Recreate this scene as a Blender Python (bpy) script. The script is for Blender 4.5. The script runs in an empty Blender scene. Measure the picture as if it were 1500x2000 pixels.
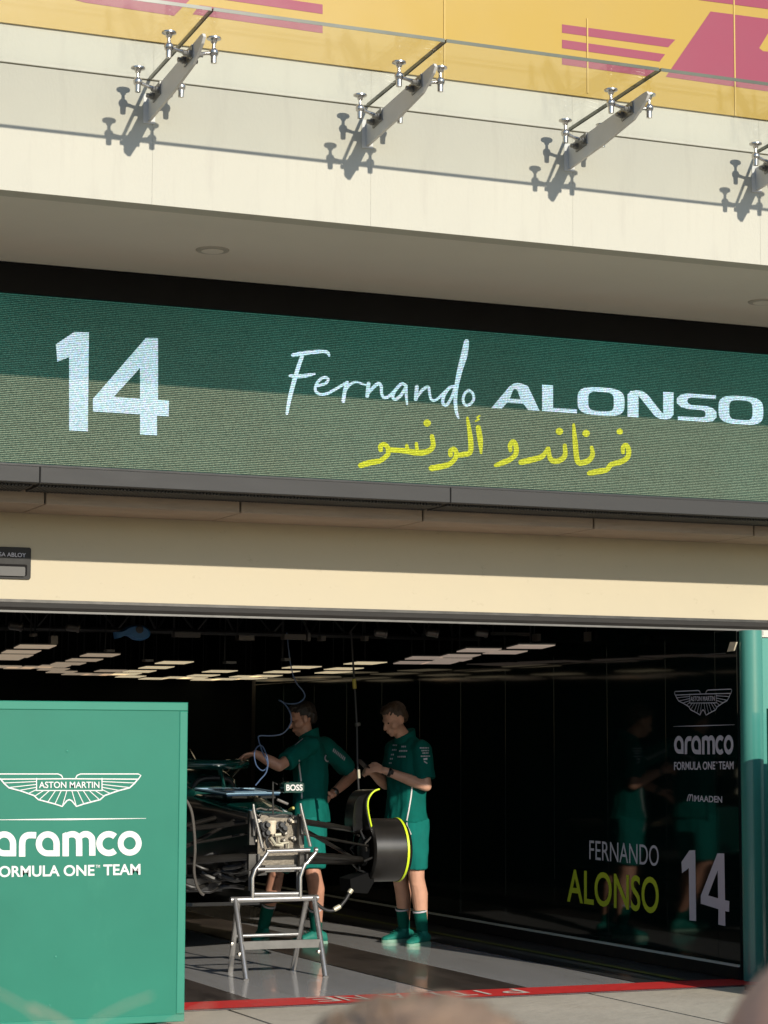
import bpy, bmesh, math, random
from mathutils import Vector, Matrix, noise
from mathutils.geometry import tessellate_polygon
from mathutils.bvhtree import BVHTree
random.seed(7)
SC = bpy.context.scene
COL = SC.collection
# ------------------------------------------------------------------ camera
CAM_H = 1.5
F_PX, YAW, PITCH, ROLL = 4414.7, math.radians(22.85), math.radians(5.85), math.radians(.178)
fw = Vector((math.sin(YAW)*math.cos(PITCH), math.cos(YAW)*math.cos(PITCH), math.sin(PITCH)))
r0 = Vector((math.cos(YAW), -math.sin(YAW), 0)); u0 = r0.cross(fw)
rt = r0*math.cos(ROLL)+u0*math.sin(ROLL); up = u0*math.cos(ROLL)-r0*math.sin(ROLL)
CAM = Vector((0, 0, CAM_H))
cd = bpy.data.cameras.new('camera'); cam = bpy.data.objects.new('camera', cd); COL.objects.link(cam)
cam.matrix_world = Matrix(((rt.x, up.x, -fw.x, CAM.x), (rt.y, up.y, -fw.y, CAM.y), (rt.z, up.z, -fw.z, CAM.z), (0, 0, 0, 1)))
cd.sensor_fit = 'VERTICAL'; cd.sensor_height = 36; cd.sensor_width = 27; cd.lens = F_PX/2000*36
cd.clip_start = .05; cd.clip_end = 2000
cd.dof.use_dof = True; cd.dof.focus_distance = 14.0; cd.dof.aperture_fstop = 12.0
SC.camera = cam
# ------------------------------------------------------------------ sky, sun, exposure
SUN = Vector((.14, -1, .385)).normalized()
elev = math.asin(SUN.z)
w = bpy.data.worlds.new('World'); SC.world = w; w.use_nodes = True
nt = w.node_tree; bg = nt.nodes['Background']
sky = nt.nodes.new('ShaderNodeTexSky'); sky.sky_type = 'NISHITA'; sky.sun_disc = False
sky.sun_elevation = elev; sky.sun_rotation = math.atan2(SUN.x, SUN.y)
sky.dust_density = .6; sky.air_density = 1.1; sky.ozone_density = 5
nt.links.new(sky.outputs[0], bg.inputs[0]); bg.inputs[1].default_value = .15
sl = bpy.data.lights.new('sun', 'SUN'); sl.energy = 4.5; sl.angle = math.radians(.5); sl.color = (1, .93, .81)
so = bpy.data.objects.new('sun', sl); COL.objects.link(so); so.location = (20, -60, 30)
so.rotation_euler = SUN.to_track_quat('Z', 'Y').to_euler()
vs = SC.view_settings; vs.view_transform = 'Standard'; vs.look = 'None'; vs.exposure = .12; vs.gamma = 1
SC.cycles.use_denoising = True; SC.cycles.max_bounces = 8; SC.cycles.transparent_max_bounces = 16
SC.cycles.sample_clamp_indirect = 6; SC.cycles.caustics_reflective = False; SC.cycles.caustics_refractive = False

# ------------------------------------------------------------------ measured points: a pixel of the survey photo on a known plane
def ray(x, y): return (fw*F_PX+rt*(x-750)-up*(y-1000)).normalized()
def at(x, y, X=None, Y=None, Z=None):
    d = ray(x, y)
    s = X/d.x if X is not None else Y/d.y if Y is not None else (Z-CAM_H)/d.z
    return CAM+d*s

# ------------------------------------------------------------------ materials
MAT = {}
def mat(name, col, rough=.5, metal=0., var=0., scale=4., bump=0., bscale=40., coat=0., emit=None, estr=0., spec=.5, stretch=(1, 1, 1), detail=5, col2=None, thr=None):
    m = bpy.data.materials.new(name); m.use_nodes = True; t = m.node_tree; b = t.nodes['Principled BSDF']
    b.inputs['Base Color'].default_value = (*col, 1); b.inputs['Roughness'].default_value = rough; b.inputs['Metallic'].default_value = metal
    b.inputs['Coat Weight'].default_value = coat; b.inputs['Coat Roughness'].default_value = .04; b.inputs['Specular IOR Level'].default_value = spec
    if emit: b.inputs['Emission Color'].default_value = (*emit, 1); b.inputs['Emission Strength'].default_value = estr
    tc = t.nodes.new('ShaderNodeTexCoord'); mp = t.nodes.new('ShaderNodeMapping'); mp.inputs['Scale'].default_value = stretch
    t.links.new(tc.outputs['Object'], mp.inputs['Vector'])
    if var or col2:
        n = t.nodes.new('ShaderNodeTexNoise'); n.inputs['Scale'].default_value = scale; n.inputs['Detail'].default_value = detail; n.inputs['Roughness'].default_value = .62
        t.links.new(mp.outputs[0], n.inputs['Vector'])
        r = t.nodes.new('ShaderNodeValToRGB'); lo, hi = thr or (.3, .7)
        r.color_ramp.elements[0].position = lo; r.color_ramp.elements[1].position = hi
        a = col2 or tuple(c*(1-var) for c in col); z = col if col2 else tuple(min(1, c*(1+var)) for c in col)
        r.color_ramp.elements[0].color = (*a, 1); r.color_ramp.elements[1].color = (*z, 1)
        t.links.new(n.outputs['Fac'], r.inputs[0]); t.links.new(r.outputs[0], b.inputs['Base Color'])
        rr = t.nodes.new('ShaderNodeMapRange'); rr.inputs[3].default_value = max(.02, rough*.8); rr.inputs[4].default_value = min(1, rough*1.2)
        t.links.new(n.outputs['Fac'], rr.inputs[0]); t.links.new(rr.outputs[0], b.inputs['Roughness'])
    if bump:
        n2 = t.nodes.new('ShaderNodeTexNoise'); n2.inputs['Scale'].default_value = bscale; n2.inputs['Detail'].default_value = 4
        t.links.new(mp.outputs[0], n2.inputs['Vector'])
        bp = t.nodes.new('ShaderNodeBump'); bp.inputs['Strength'].default_value = bump; bp.inputs['Distance'].default_value = .01
        t.links.new(n2.outputs['Fac'], bp.inputs['Height']); t.links.new(bp.outputs[0], b.inputs['Normal'])
    MAT[name] = m; return m

def add_stains(m, col, scale, lo, hi, stretch, strength):
    """second noise layer: scuffs and run marks with a shape of their own"""
    t = m.node_tree; b = t.nodes['Principled BSDF']
    tc = t.nodes.new('ShaderNodeTexCoord'); mp = t.nodes.new('ShaderNodeMapping'); mp.inputs['Scale'].default_value = stretch
    t.links.new(tc.outputs['Object'], mp.inputs['Vector'])
    n = t.nodes.new('ShaderNodeTexNoise'); n.inputs['Scale'].default_value = scale; n.inputs['Detail'].default_value = 8; n.inputs['Roughness'].default_value = .7
    t.links.new(mp.outputs[0], n.inputs['Vector'])
    r = t.nodes.new('ShaderNodeMapRange'); r.inputs[1].default_value = lo; r.inputs[2].default_value = hi; r.inputs[4].default_value = strength; r.clamp = True
    t.links.new(n.outputs['Fac'], r.inputs[0])
    mx = t.nodes.new('ShaderNodeMix'); mx.data_type = 'RGBA'
    src = b.inputs['Base Color'].links[0].from_socket if b.inputs['Base Color'].links else None
    t.links.new(r.outputs[0], mx.inputs[0])
    if src: t.links.new(src, mx.inputs[6])
    else: mx.inputs[6].default_value = b.inputs['Base Color'].default_value
    mx.inputs[7].default_value = (*col, 1); t.links.new(mx.outputs[2], b.inputs['Base Color'])

mat('wall', (.480, .462, .388), .85, var=.035, scale=1.6, bump=.12, bscale=60, stretch=(1, 1, .6))
add_stains(MAT['wall'], (.40, .375, .32), 3.0, .52, .8, (2.6, 1, .30), .6)
mat('door', (.462, .398, .275), .6, var=.03, scale=2.5, bump=.05, bscale=30)
add_stains(MAT['door'], (.34, .28, .19), 9.0, .62, .72, (1, 1, 1.6), .7)
mat('soffit', (.66, .62, .535), .9, var=.03, scale=1.2, bump=.08, bscale=50)
mat('travertine', (.36, .285, .22), .8, var=.16, scale=3, bump=.15, bscale=50, stretch=(.6, 1, 6))
mat('black_frame', (.008, .008, .008), .6, var=.3, scale=3, spec=.12)
mat('grey_metal', (.036, .0355, .035), .6, .0, spec=.3, var=.1, scale=3, stretch=(1, 1, 4), bump=.03)
add_stains(MAT['grey_metal'], (.035, .033, .032), 4, .55, .75, (1, 1, 2), .6)
mat('mesh_grille', (.03, .03, .03), .6)
mat('rubber', (.022, .02, .018), .65, spec=.25, var=.3, scale=10, stretch=(.3, 1, 6), bump=.2, bscale=30)
mat('alu_trim', (.12, .115, .105), .45, .3, var=.2, scale=8)
mat('steel', (.55, .53, .50), .24, .85, var=.06, scale=20)
mat('blade_steel', (.60, .59, .56), .45, .0, var=.07, scale=5, stretch=(4, 1, 1))
mat('dark_steel', (.07, .066, .06), .35, .6, var=.2, scale=12)
mat('yellow', (.375, .235, .012), .5, var=.03, scale=1.4)
mat('clamp_steel', (.22, .215, .20), .35, .5, var=.15, scale=12)
mat('yellow_seam', (.50, .34, .08), .6)
mat('magenta', (.23, .010, .045), .5, var=.04, scale=2)
mat('barrier_green', (.016, .160, .105), .42, var=.07, scale=1.6, bump=.06, bscale=3.5, spec=.22)
add_stains(MAT['barrier_green'], (.03, .20, .13), 5, .6, .8, (1, 1, .5), .5)
mat('barrier_frame', (.028, .20, .135), .45, spec=.25, var=.04, scale=6)
mat('white_print', (.66, .64, .62), .55, var=.02, scale=9)
mat('grey_print', (.50, .48, .52), .5, var=.02)
mat('lime_print', (.42, .50, .012), .5, var=.03)
mat('column_green', (.05, .22, .18), .22, var=.05, scale=3, coat=.5)
mat('return_green', (.075, .27, .22), .3, var=.05, scale=3, coat=.3)
mat('wall_green', (.0015, .0055, .0045), .05, var=.2, scale=1.5, spec=.3, bump=.012, bscale=2.2)
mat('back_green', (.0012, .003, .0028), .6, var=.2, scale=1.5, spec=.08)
mat('black', (.004, .004, .004), .55, var=.3, scale=8)
mat('ceiling_black', (.004, .004, .004), .8, spec=.1)
mat('carbon', (.011, .011, .011), .30, var=.5, scale=30, coat=.25, bump=.05, bscale=200)
mat('carbon_worn', (.016, .0145, .0125), .34, .2, var=.35, scale=4, stretch=(1.5, 1, 1), coat=.15)
mat('car_green', (.004, .045, .036), .16, var=.08, scale=4, coat=.8)
mat('bulkhead', (.17, .145, .11), .5, .35, var=.3, scale=14, bump=.3, bscale=60)
mat('alloy', (.42, .39, .34), .35, .9, var=.2, scale=20)
mat('cream_plastic', (.62, .54, .40), .45, var=.05)
mat('lime', (.62, .80, .02), .45, var=.05)
mat('hose_blue', (.07, .11, .2), .35)
mat('hose_black', (.015, .015, .015), .5)
mat('hose_grey', (.075, .066, .055), .5, var=.2)
mat('hose_yellow', (.42, .36, .06), .5)
mat('connector', (.5, .46, .34), .4, .3)
mat('tray_edge', (.30, .46, .58), .3, .3)
mat('tray_top', (.02, .04, .07), .15)
mat('polo', (.003, .105, .084), .85, spec=.1, var=.12, scale=9, bump=.25, bscale=14)
mat('shorts', (.006, .140, .115), .85, spec=.12, var=.10, scale=9, bump=.25, bscale=14)
mat('sock', (.003, .085, .062), .9, spec=.1, var=.1, bump=.3, bscale=120)
mat('shoe', (.010, .165, .125), .6, spec=.3, var=.15, scale=20, bump=.3, bscale=60)
mat('shoe_sole', (.16, .30, .22), .6, var=.1)
mat('skin', (.50, .25, .165), .5, var=.10, scale=14, bump=.06, bscale=90)
mat('skin_b', (.56, .30, .20), .5, var=.10, scale=14, bump=.06, bscale=90)
mat('hair_dark', (.020, .013, .009), .55, var=.5, scale=40, bump=.7, bscale=90, stretch=(1, 1, .3))
mat('hair_brown', (.055, .032, .017), .55, var=.5, scale=40, bump=.7, bscale=90, stretch=(1, 1, .3))
mat('hair_fair', (.21, .14, .09), .5, var=.45, scale=26, bump=.8, bscale=60, stretch=(.25, .25, 1))
mat('hair_blond', (.42, .34, .25), .5, var=.2)
mat('hair_grey', (.55, .52, .48), .5, var=.2, scale=30, bump=.6, bscale=60)
mat('eye', (.02, .015, .012), .15)
mat('watch', (.008, .008, .008), .3)
mat('shirt_grey', (.2, .2, .22), .8, var=.1)
mat('jeans', (.05, .07, .12), .85, var=.1)
mat('red_paint', (.70, .035, .032), .5, var=.10, scale=12, bump=.1, bscale=60)
add_stains(MAT['red_paint'], (.32, .12, .09), 9, .58, .75, (1, 1, 1), .6)
mat('white_paint', (.7, .62, .52), .6, var=.15, scale=30)
mat('floor_light', (.60, .585, .57), .16, var=.06, scale=2, coat=.55, bump=.004, bscale=20, stretch=(1, .25, 1))
add_stains(MAT['floor_light'], (.30, .28, .26), 4, .55, .75, (2.5, .35, 1), .55)
mat('floor_dark', (.065, .05, .042), .35, var=.45, scale=5, coat=.25, stretch=(1, .3, 1))
mat('floor_border', (.045, .046, .05), .3, var=.2, scale=3, coat=.3)
mat('floor_yellow', (.22, .24, .05), .4, var=.35, scale=8)
mat('strip_white', (.55, .56, .48), .4)
mat('light_panel', (.75, .66, .50), .6, emit=(1, .82, .52), estr=.5)
mat('light_panel_low', (.62, .52, .40), .6, emit=(1, .78, .56), estr=.24)
mat('light_panel_dim', (.62, .52, .44), .6, emit=(1, .80, .66), estr=.2)  # weak emission put into the dim panels near the partition
mat('blue_fabric', (.02, .11, .26), .6)
mat('asphalt', (.06, .058, .055), .9, var=.15, scale=3, bump=.3, bscale=40)
mat('concrete', (.50, .44, .345), .9, var=.10, scale=1.1, bump=.5, bscale=14, detail=9)
add_stains(MAT['concrete'], (.40, .34, .26), 2.4, .5, .72, (1, .8, 1), .65)
mat('plaque', (.014, .013, .011), .5, spec=.25, var=.15, scale=20)
mat('plaque_dark', (.005, .004, .004), .6, spec=.1)
mat('handle_grey', (.055, .052, .046), .5, var=.15, scale=20)
mat('glass_edge', (.10, .11, .075), .25, var=.1)
mat('lamp_trim', (.42, .39, .33), .6)
mat('phone', (.01, .01, .012), .2)

def glass_mat():
    m = bpy.data.materials.new('canopy_glass'); m.use_nodes = True; t = m.node_tree
    for n in list(t.nodes): t.nodes.remove(n)
    o = t.nodes.new('ShaderNodeOutputMaterial'); mx = t.nodes.new('ShaderNodeMixShader'); lw = t.nodes.new('ShaderNodeLayerWeight'); lw.inputs[0].default_value = .5; pw = t.nodes.new('ShaderNodeMath'); pw.operation = 'POWER'; pw.inputs[1].default_value = 5; fr = t.nodes.new('ShaderNodeMath'); fr.operation = 'MULTIPLY_ADD'; fr.inputs[1].default_value = .42; fr.inputs[2].default_value = .03; t.links.new(lw.outputs['Facing'], pw.inputs[0]); t.links.new(pw.outputs[0], fr.inputs[0])
    tr = t.nodes.new('ShaderNodeBsdfTransparent'); tr.inputs[0].default_value = (.972, .98, .968, 1)
    gl = t.nodes.new('ShaderNodeBsdfGlossy'); gl.inputs['Roughness'].default_value = .012; gl.inputs[0].default_value = (.8, .82, .8, 1)
    t.links.new(fr.outputs[0], mx.inputs[0]); t.links.new(tr.outputs[0], mx.inputs[1]); t.links.new(gl.outputs[0], mx.inputs[2]); t.links.new(mx.outputs[0], o.inputs[0])
    MAT['canopy_glass'] = m
glass_mat()

def led_mat(name, emit, estr, base, dots=.55):
    """an LED wall: lit diodes on a dark face that sunlight washes out; a fine diode raster with moire wander"""
    m = mat(name, base, .7, 0., spec=.2, emit=emit, estr=estr); t = m.node_tree; b = t.nodes['Principled BSDF']
    tc = t.nodes.new('ShaderNodeTexCoord')
    v = t.nodes.new('ShaderNodeTexVoronoi'); v.inputs['Scale'].default_value = 110; v.feature = 'F1'; v.inputs['Randomness'].default_value = .75
    n = t.nodes.new('ShaderNodeTexNoise'); n.inputs['Scale'].default_value = 1.3
    t.links.new(tc.outputs['Object'], v.inputs['Vector']); t.links.new(tc.outputs['Object'], n.inputs['Vector'])
    r = t.nodes.new('ShaderNodeMapRange'); r.inputs[1].default_value = 0; r.inputs[2].default_value = .75; r.inputs[3].default_value = estr*(1+dots); r.inputs[4].default_value = estr*(1-dots)
    t.links.new(v.outputs['Distance'], r.inputs[0])
    m2 = t.nodes.new('ShaderNodeMapRange'); m2.inputs[1].default_value = .3; m2.inputs[2].default_value = .7; m2.inputs[3].default_value = .82; m2.inputs[4].default_value = 1.15
    t.links.new(n.outputs['Fac'], m2.inputs[0])
    mu = t.nodes.new('ShaderNodeMath'); mu.operation = 'MULTIPLY'
    t.links.new(r.outputs[0], mu.inputs[0]); t.links.new(m2.outputs[0], mu.inputs[1]); t.links.new(mu.outputs[0], b.inputs['Emission Strength'])
    hs = t.nodes.new('ShaderNodeMix'); hs.data_type = 'RGBA'; hs.blend_type = 'MIX'; hs.inputs[0].default_value = .22
    hs.inputs[6].default_value = (*emit, 1); t.links.new(v.outputs['Color'], hs.inputs[7])
    mm = t.nodes.new('ShaderNodeMix'); mm.data_type = 'RGBA'; mm.blend_type = 'MULTIPLY'; mm.inputs[0].default_value = 1
    if max(emit) > .9 and min(emit) > .3:
        t.links.new(hs.outputs[2], b.inputs['Emission Color'])
    rb = t.nodes.new('ShaderNodeMapRange'); rb.inputs[2].default_value = .75; rb.inputs[3].default_value = 1.3; rb.inputs[4].default_value = .62
    t.links.new(v.outputs['Distance'], rb.inputs[0])
    mb = t.nodes.new('ShaderNodeVectorMath'); mb.operation = 'SCALE'; mb.inputs[0].default_value = base
    t.links.new(rb.outputs[0], mb.inputs['Scale']); t.links.new(mb.outputs[0], b.inputs['Base Color'])
led_mat('led_green', (.0, .078, .063), 1., (.20, .197, .128), .4)
led_mat('led_white', (.60, .90, 1.), 1.25, (.14, .14, .14), .3)
led_mat('led_yellow', (.80, .86, .0), .9, (.14, .14, .05), .3)

# ------------------------------------------------------------------ object helpers
def tag(o, label=None, cat=None, group=None, kind=None):
    if label: o['label'] = label
    if cat: o['category'] = cat
    if group: o['group'] = group
    if kind: o['kind'] = kind
    return o
def empty(name, loc=(0, 0, 0)):
    o = bpy.data.objects.new(name, None); COL.objects.link(o); o.location = loc; o.empty_display_size = .2
    o.matrix_world = Matrix.Translation(Vector(loc)); return o
def link(name, me, m, parent=None):
    o = bpy.data.objects.new(name, me); COL.objects.link(o)
    if m: me.materials.clear(); me.materials.append(MAT[m])
    if parent:
        o.parent = parent; o.matrix_parent_inverse = parent.matrix_world.inverted()
    return o
def copy_tree(o, parent=None, off=(0, 0, 0)):
    c = o.copy(); COL.objects.link(c)
    if parent: c.parent = parent; c.matrix_parent_inverse = o.matrix_parent_inverse.copy()
    else:
        c.location = o.location+Vector(off); c.matrix_world = Matrix.Translation(c.location)
    for ch in o.children: copy_tree(ch, c)
    return c

class MB:
    def __init__(s): s.v = []; s.f = []
    def add(s, vs, fs):
        n = len(s.v); s.v += [tuple(p) for p in vs]; s.f += [tuple(i+n for i in f) for f in fs]; return s
    def box(s, a, b, M=None):
        x0, y0, z0 = a; x1, y1, z1 = b
        vs = [Vector(p) for p in ((x0, y0, z0), (x1, y0, z0), (x1, y1, z0), (x0, y1, z0), (x0, y0, z1), (x1, y0, z1), (x1, y1, z1), (x0, y1, z1))]
        if M: vs = [M@p for p in vs]
        return s.add(vs, [(0, 3, 2, 1), (4, 5, 6, 7), (0, 1, 5, 4), (1, 2, 6, 5), (2, 3, 7, 6), (3, 0, 4, 7)])
    def bevbox(s, a, b, e):
        """box with chamfered front (-y) face rim"""
        x0, y0, z0 = a; x1, y1, z1 = b
        vs = [(x0+e, y0, z0+e), (x1-e, y0, z0+e), (x1-e, y0, z1-e), (x0+e, y0, z1-e), (x0, y0+e, z0), (x1, y0+e, z0), (x1, y0+e, z1), (x0, y0+e, z1), (x0, y1, z0), (x1, y1, z0), (x1, y1, z1), (x0, y1, z1)]
        fs = [(0, 1, 2, 3)]+[(i, i+4, (i+1) % 4+4, (i+1) % 4)[::1] for i in range(4)]+[(i+4, i+8, (i+1) % 4+8, (i+1) % 4+4) for i in range(4)]+[(11, 10, 9, 8)]
        return s.add(vs, fs)
    def loft(s, rings, cap=True):
        n = len(rings[0]); vs = [p for r in rings for p in r]; fs = []
        for k in range(len(rings)-1):
            for i in range(n): j = (i+1) % n; fs.append((k*n+i, k*n+j, (k+1)*n+j, (k+1)*n+i))
        if cap: fs.append(tuple(range(n-1, -1, -1))); fs.append(tuple((len(rings)-1)*n+i for i in range(n)))
        return s.add(vs, fs)
    def tube(s, pts, r, n=10, flat=None, cap=True):
        """round (or flattened) bar through pts; r number or list; flat=(axis, factor)"""
        pts = [Vector(p) for p in pts]; R = r if isinstance(r, (list, tuple)) else [r]*len(pts)
        rings = []; ref = None
        for i, p in enumerate(pts):
            d = (pts[min(i+1, len(pts)-1)]-pts[max(i-1, 0)]).normalized()
            if ref is None:
                a = Vector((0, 0, 1)) if abs(d.z) < .9 else Vector((1, 0, 0)); u = d.cross(a).normalized()
            else: u = (ref-d*ref.dot(d)).normalized()
            ref = u; v = d.cross(u)
            rings.append([p+(u*math.cos(t)+v*math.sin(t))*R[i] for t in [2*math.pi*k/n for k in range(n)]])
        if flat:
            ax, k = flat; ax = Vector(ax).normalized()
            rings = [[q-ax*((q-p).dot(ax))*(1-k) for q in rg] for rg, p in zip(rings, pts)]
        return s.loft(rings, cap)
    def lathe(s, c, axis, prof, n=20):
        """prof list of (distance along axis, radius)"""
        c = Vector(c); d = Vector(axis).normalized(); a = Vector((0, 0, 1)) if abs(d.z) < .9 else Vector((1, 0, 0)); u = d.cross(a).normalized(); v = d.cross(u)
        return s.loft([[c+d*h+(u*math.cos(t)+v*math.sin(t))*max(r, 1e-4) for t in [2*math.pi*k/n for k in range(n)]] for h, r in prof])
    def prism(s, poly, thick):
        """poly: 3-D planar outline; extruded along thick vector"""
        t = Vector(thick); n = len(poly); P = [Vector(p) for p in poly]
        tri = tessellate_polygon([P]); m = len(s.v)
        s.add(P+[p+t for p in P], [])
        s.f += [tuple(m+i for i in a) for a in tri]+[tuple(m+n+i for i in reversed(a)) for a in tri]
        s.f += [(m+i, m+(i+1) % n, m+n+(i+1) % n, m+n+i) for i in range(n)]
        return s
    def build(s, name, m, parent=None, smooth=False, origin=None):
        me = bpy.data.meshes.new(name); me.from_pydata(s.v, [], s.f); 
        bm = bmesh.new(); bm.from_mesh(me); bmesh.ops.recalc_face_normals(bm, faces=bm.faces); bm.to_mesh(me); bm.free()
        if smooth:
            me.polygons.foreach_set('use_smooth', [True]*len(me.polygons))
            try: me.set_sharp_from_angle(angle=math.radians(40))
            except Exception: pass
        o = link(name, me, m, parent)
        return o

def spline(pts, n=6):
    P = [Vector(p) for p in pts]; out = []
    for i in range(len(P)-1):
        a, b, c, d = P[max(i-1, 0)], P[i], P[i+1], P[min(i+2, len(P)-1)]
        for k in range(n):
            t = k/n; out.append(.5*((2*b)+(c-a)*t+(2*a-5*b+4*c-d)*t*t+(3*b-a-3*c+d)*t**3))
    return out+[P[-1]]

class Flat:
    """flat print: outlines, pen strokes and glyphs laid on a surface; fn maps (x, y) of the drawing to (point, normal)"""
    def __init__(s, fn, lift=.003): s.fn = fn; s.lift = lift; s.k = 0; s.v = []; s.f = []
    def P(s, x, y, e=0.):
        p, n = s.fn(x, y); return tuple(p+n*(s.lift+s.k*.00012+e))
    def poly(s, *loops):
        L = [[Vector((x, y, 0)) for x, y in lp] for lp in loops]; tri = tessellate_polygon(L); b = len(s.v)
        for lp in loops: s.v += [s.P(x, y) for x, y in lp]
        s.f += [tuple(b+i for i in t) for t in tri]; s.k += 1
    def ribbon(s, pts, wd, smooth=True, round_=True):
        W = wd if isinstance(wd, (list, tuple)) else [wd]*len(pts)
        q = [(x, y, ww) for (x, y), ww in zip(pts, W)]
        if smooth and len(q) > 2: q = [tuple(p) for p in spline(q, 5)]
        b = len(s.v); n = len(q); rows = []
        for i, (x, y, ww) in enumerate(q):
            x0, y0, _ = q[max(i-1, 0)]; x1, y1, _ = q[min(i+1, n-1)]; dx, dy = x1-x0, y1-y0; l = math.hypot(dx, dy) or 1; dx /= l; dy /= l
            rows.append((x, y, dx, dy, ww))
        if round_:
            x, y, dx, dy, ww = rows[0]; rows.insert(0, (x-dx*ww*.38, y-dy*ww*.38, dx, dy, ww*.5))
            x, y, dx, dy, ww = rows[-1]; rows.append((x+dx*ww*.38, y+dy*ww*.38, dx, dy, ww*.5))
        for i, (x, y, dx, dy, ww) in enumerate(rows):
            e = i*.00001; s.v += [s.P(x-dy*ww/2, y+dx*ww/2, e), s.P(x+dy*ww/2, y-dx*ww/2, e)]
        s.f += [(b+2*i, b+2*i+1, b+2*i+3, b+2*i+2) for i in range(len(rows)-1)]; s.k += 1
    def disc(s, x, y, r, ry=None, n=16): s.poly([(x+r*math.cos(2*math.pi*k/n), y+(ry or r)*math.sin(2*math.pi*k/n)) for k in range(n)])
    def ring(s, x, y, r, rin, ry=None, ryin=None, n=32, ex=2.):
        def el(a, b):
            o = []
            for k in range(n):
                t = 2*math.pi*k/n; c_, s_ = math.cos(t), math.sin(t); o.append((x+a*math.copysign(abs(c_)**(2/ex), c_), y+b*math.copysign(abs(s_)**(2/ex), s_)))
            return o
        A = el(r, ry or r); B = el(rin, ryin or rin); b = len(s.v)
        s.v += [s.P(*p) for p in A]+[s.P(*p) for p in B]; s.f += [(b+i, b+(i+1) % n, b+n+(i+1) % n, b+n+i) for i in range(n)]; s.k += 1
    def text(s, body, TL, TR, BL, BR, bold=0.):
        vs, fs = glyphs(body, bold); b = len(s.v)
        for u, v in vs:
            x = (TL[0]*(1-u)+TR[0]*u)*v+(BL[0]*(1-u)+BR[0]*u)*(1-v); y = (TL[1]*(1-u)+TR[1]*u)*v+(BL[1]*(1-u)+BR[1]*u)*(1-v)
            s.v.append(s.P(x, y))
        s.f += [tuple(b+i for i in f) for f in fs]; s.k += 1
    def build(s, name, m, parent=None):
        me = bpy.data.meshes.new(name); me.from_pydata(s.v, [], s.f); return link(name, me, m, parent)
_G = {}
def glyphs(body, bold):
    if (body, bold) in _G: return _G[(body, bold)]
    cu = bpy.data.curves.new('g', 'FONT'); cu.body = body; cu.offset = bold; cu.resolution_u = 5
    o = bpy.data.objects.new('g', cu); COL.objects.link(o); dg = bpy.context.evaluated_depsgraph_get(); ev = o.evaluated_get(dg); me = ev.to_mesh()
    P = [(v.co.x, v.co.y) for v in me.vertices]; F = [tuple(p.vertices) for p in me.polygons]; ev.to_mesh_clear()
    bpy.data.objects.remove(o); bpy.data.curves.remove(cu)
    x0 = min(p[0] for p in P); x1 = max(p[0] for p in P); y0 = min(p[1] for p in P); y1 = max(p[1] for p in P)
    _G[(body, bold)] = ([((x-x0)/(x1-x0), (y-y0)/(y1-y0)) for x, y in P], F); return _G[(body, bold)]
def plane_fn(X=None, Y=None, Z=None, o=(0, 0), s=1.):
    """drawing coordinates of an enlarged survey crop (origin o, scale s) on a world plane"""
    n = Vector((-1, 0, 0)) if X is not None else Vector((0, -1, 0)) if Y is not None else Vector((0, 0, 1))
    return lambda x, y: (at(o[0]+x/s, o[1]+y/s, X, Y, Z), n)
def quad_fn(fn, TL, TR, BL, BR):
    def g(u, v):
        x = (TL[0]*(1-u)+TR[0]*u)*(1-v)+(BL[0]*(1-u)+BR[0]*u)*v; y = (TL[1]*(1-u)+TR[1]*u)*(1-v)+(BL[1]*(1-u)+BR[1]*u)*v
        return fn(x, y)
    return g

# ================================================================== SETTING
Y_F, Z_F = 10.32, 4.09         # fascia face, its lower edge
Y_L = 11.90                    # LED screen
Y_B, Z_B = 12.27, 2.82         # stone beam
Y_D, Z_D = 12.80, 2.246        # overhead door
X_W = 7.80                     # side partition
PITCH_X = 1.1455; X_B0 = 3.105 # bracket grid

g = MB().add([(-400, -400, -.06), (400, -400, -.06), (400, 400, -.06), (-400, 400, -.06)], [(0, 1, 2, 3)]).build('ground', 'asphalt'); tag(g, kind='structure')
slab = None
for i in range(-2, 6):
    for j in range(5):
        x0 = -.35+i*2.3; y1 = 12.33-j*2.05
        y0 = y1-2.05
        if slab is None:
            mb = MB(); e = .006
            a, b_ = (0, 0), (2.3-.010, 2.05-.010)
            mb.add([(0, 0, -.06), (b_[0], 0, -.06), (b_[0], b_[1], -.06), (0, b_[1], -.06), (e, e, 0), (b_[0]-e, e, 0), (b_[0]-e, b_[1]-e, 0), (e, b_[1]-e, 0)], [(4, 5, 6, 7), (0, 1, 5, 4), (1, 2, 6, 5), (2, 3, 7, 6), (3, 0, 4, 7)])
            o = mb.build('paving_slab', 'concrete', g); slab = o
        else:
            o = slab.copy(); COL.objects.link(o)
        o.location = (x0, y0, 0)
# garage floor
fl = MB().add([(-3, 12.33, 0), (X_W+3, 12.33, 0), (X_W+3, 22.6, 0), (-3, 22.6, 0)], [(0, 1, 2, 3)]).build('garage_floor', 'floor_light'); tag(fl, kind='structure')
for x0, x1 in ((-2.4, -1.75), (-.8, -.15), (.8, 1.45), (2.38, 3.03), (3.90, 4.53), (5.73, 6.34)):
    MB().add([(x0, 12.73, .004), (x1, 12.73, .004), (x1, 22.5, .004), (x0, 22.5, .004)], [(0, 1, 2, 3)]).build('floor_stripe', 'floor_dark', fl)
MB().add([(7.12, 12.73, .004), (X_W, 12.73, .004), (X_W, 22.5, .004), (7.12, 22.5, .004)], [(0, 1, 2, 3)]).build('floor_border', 'floor_border', fl)
MB().add([(7.42, 12.75, .008), (7.475, 12.75, .008), (7.475, 22.5, .008), (7.42, 22.5, .008)], [(0, 1, 2, 3)]).build('yellow_floor_line', 'floor_yellow', fl)
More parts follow.
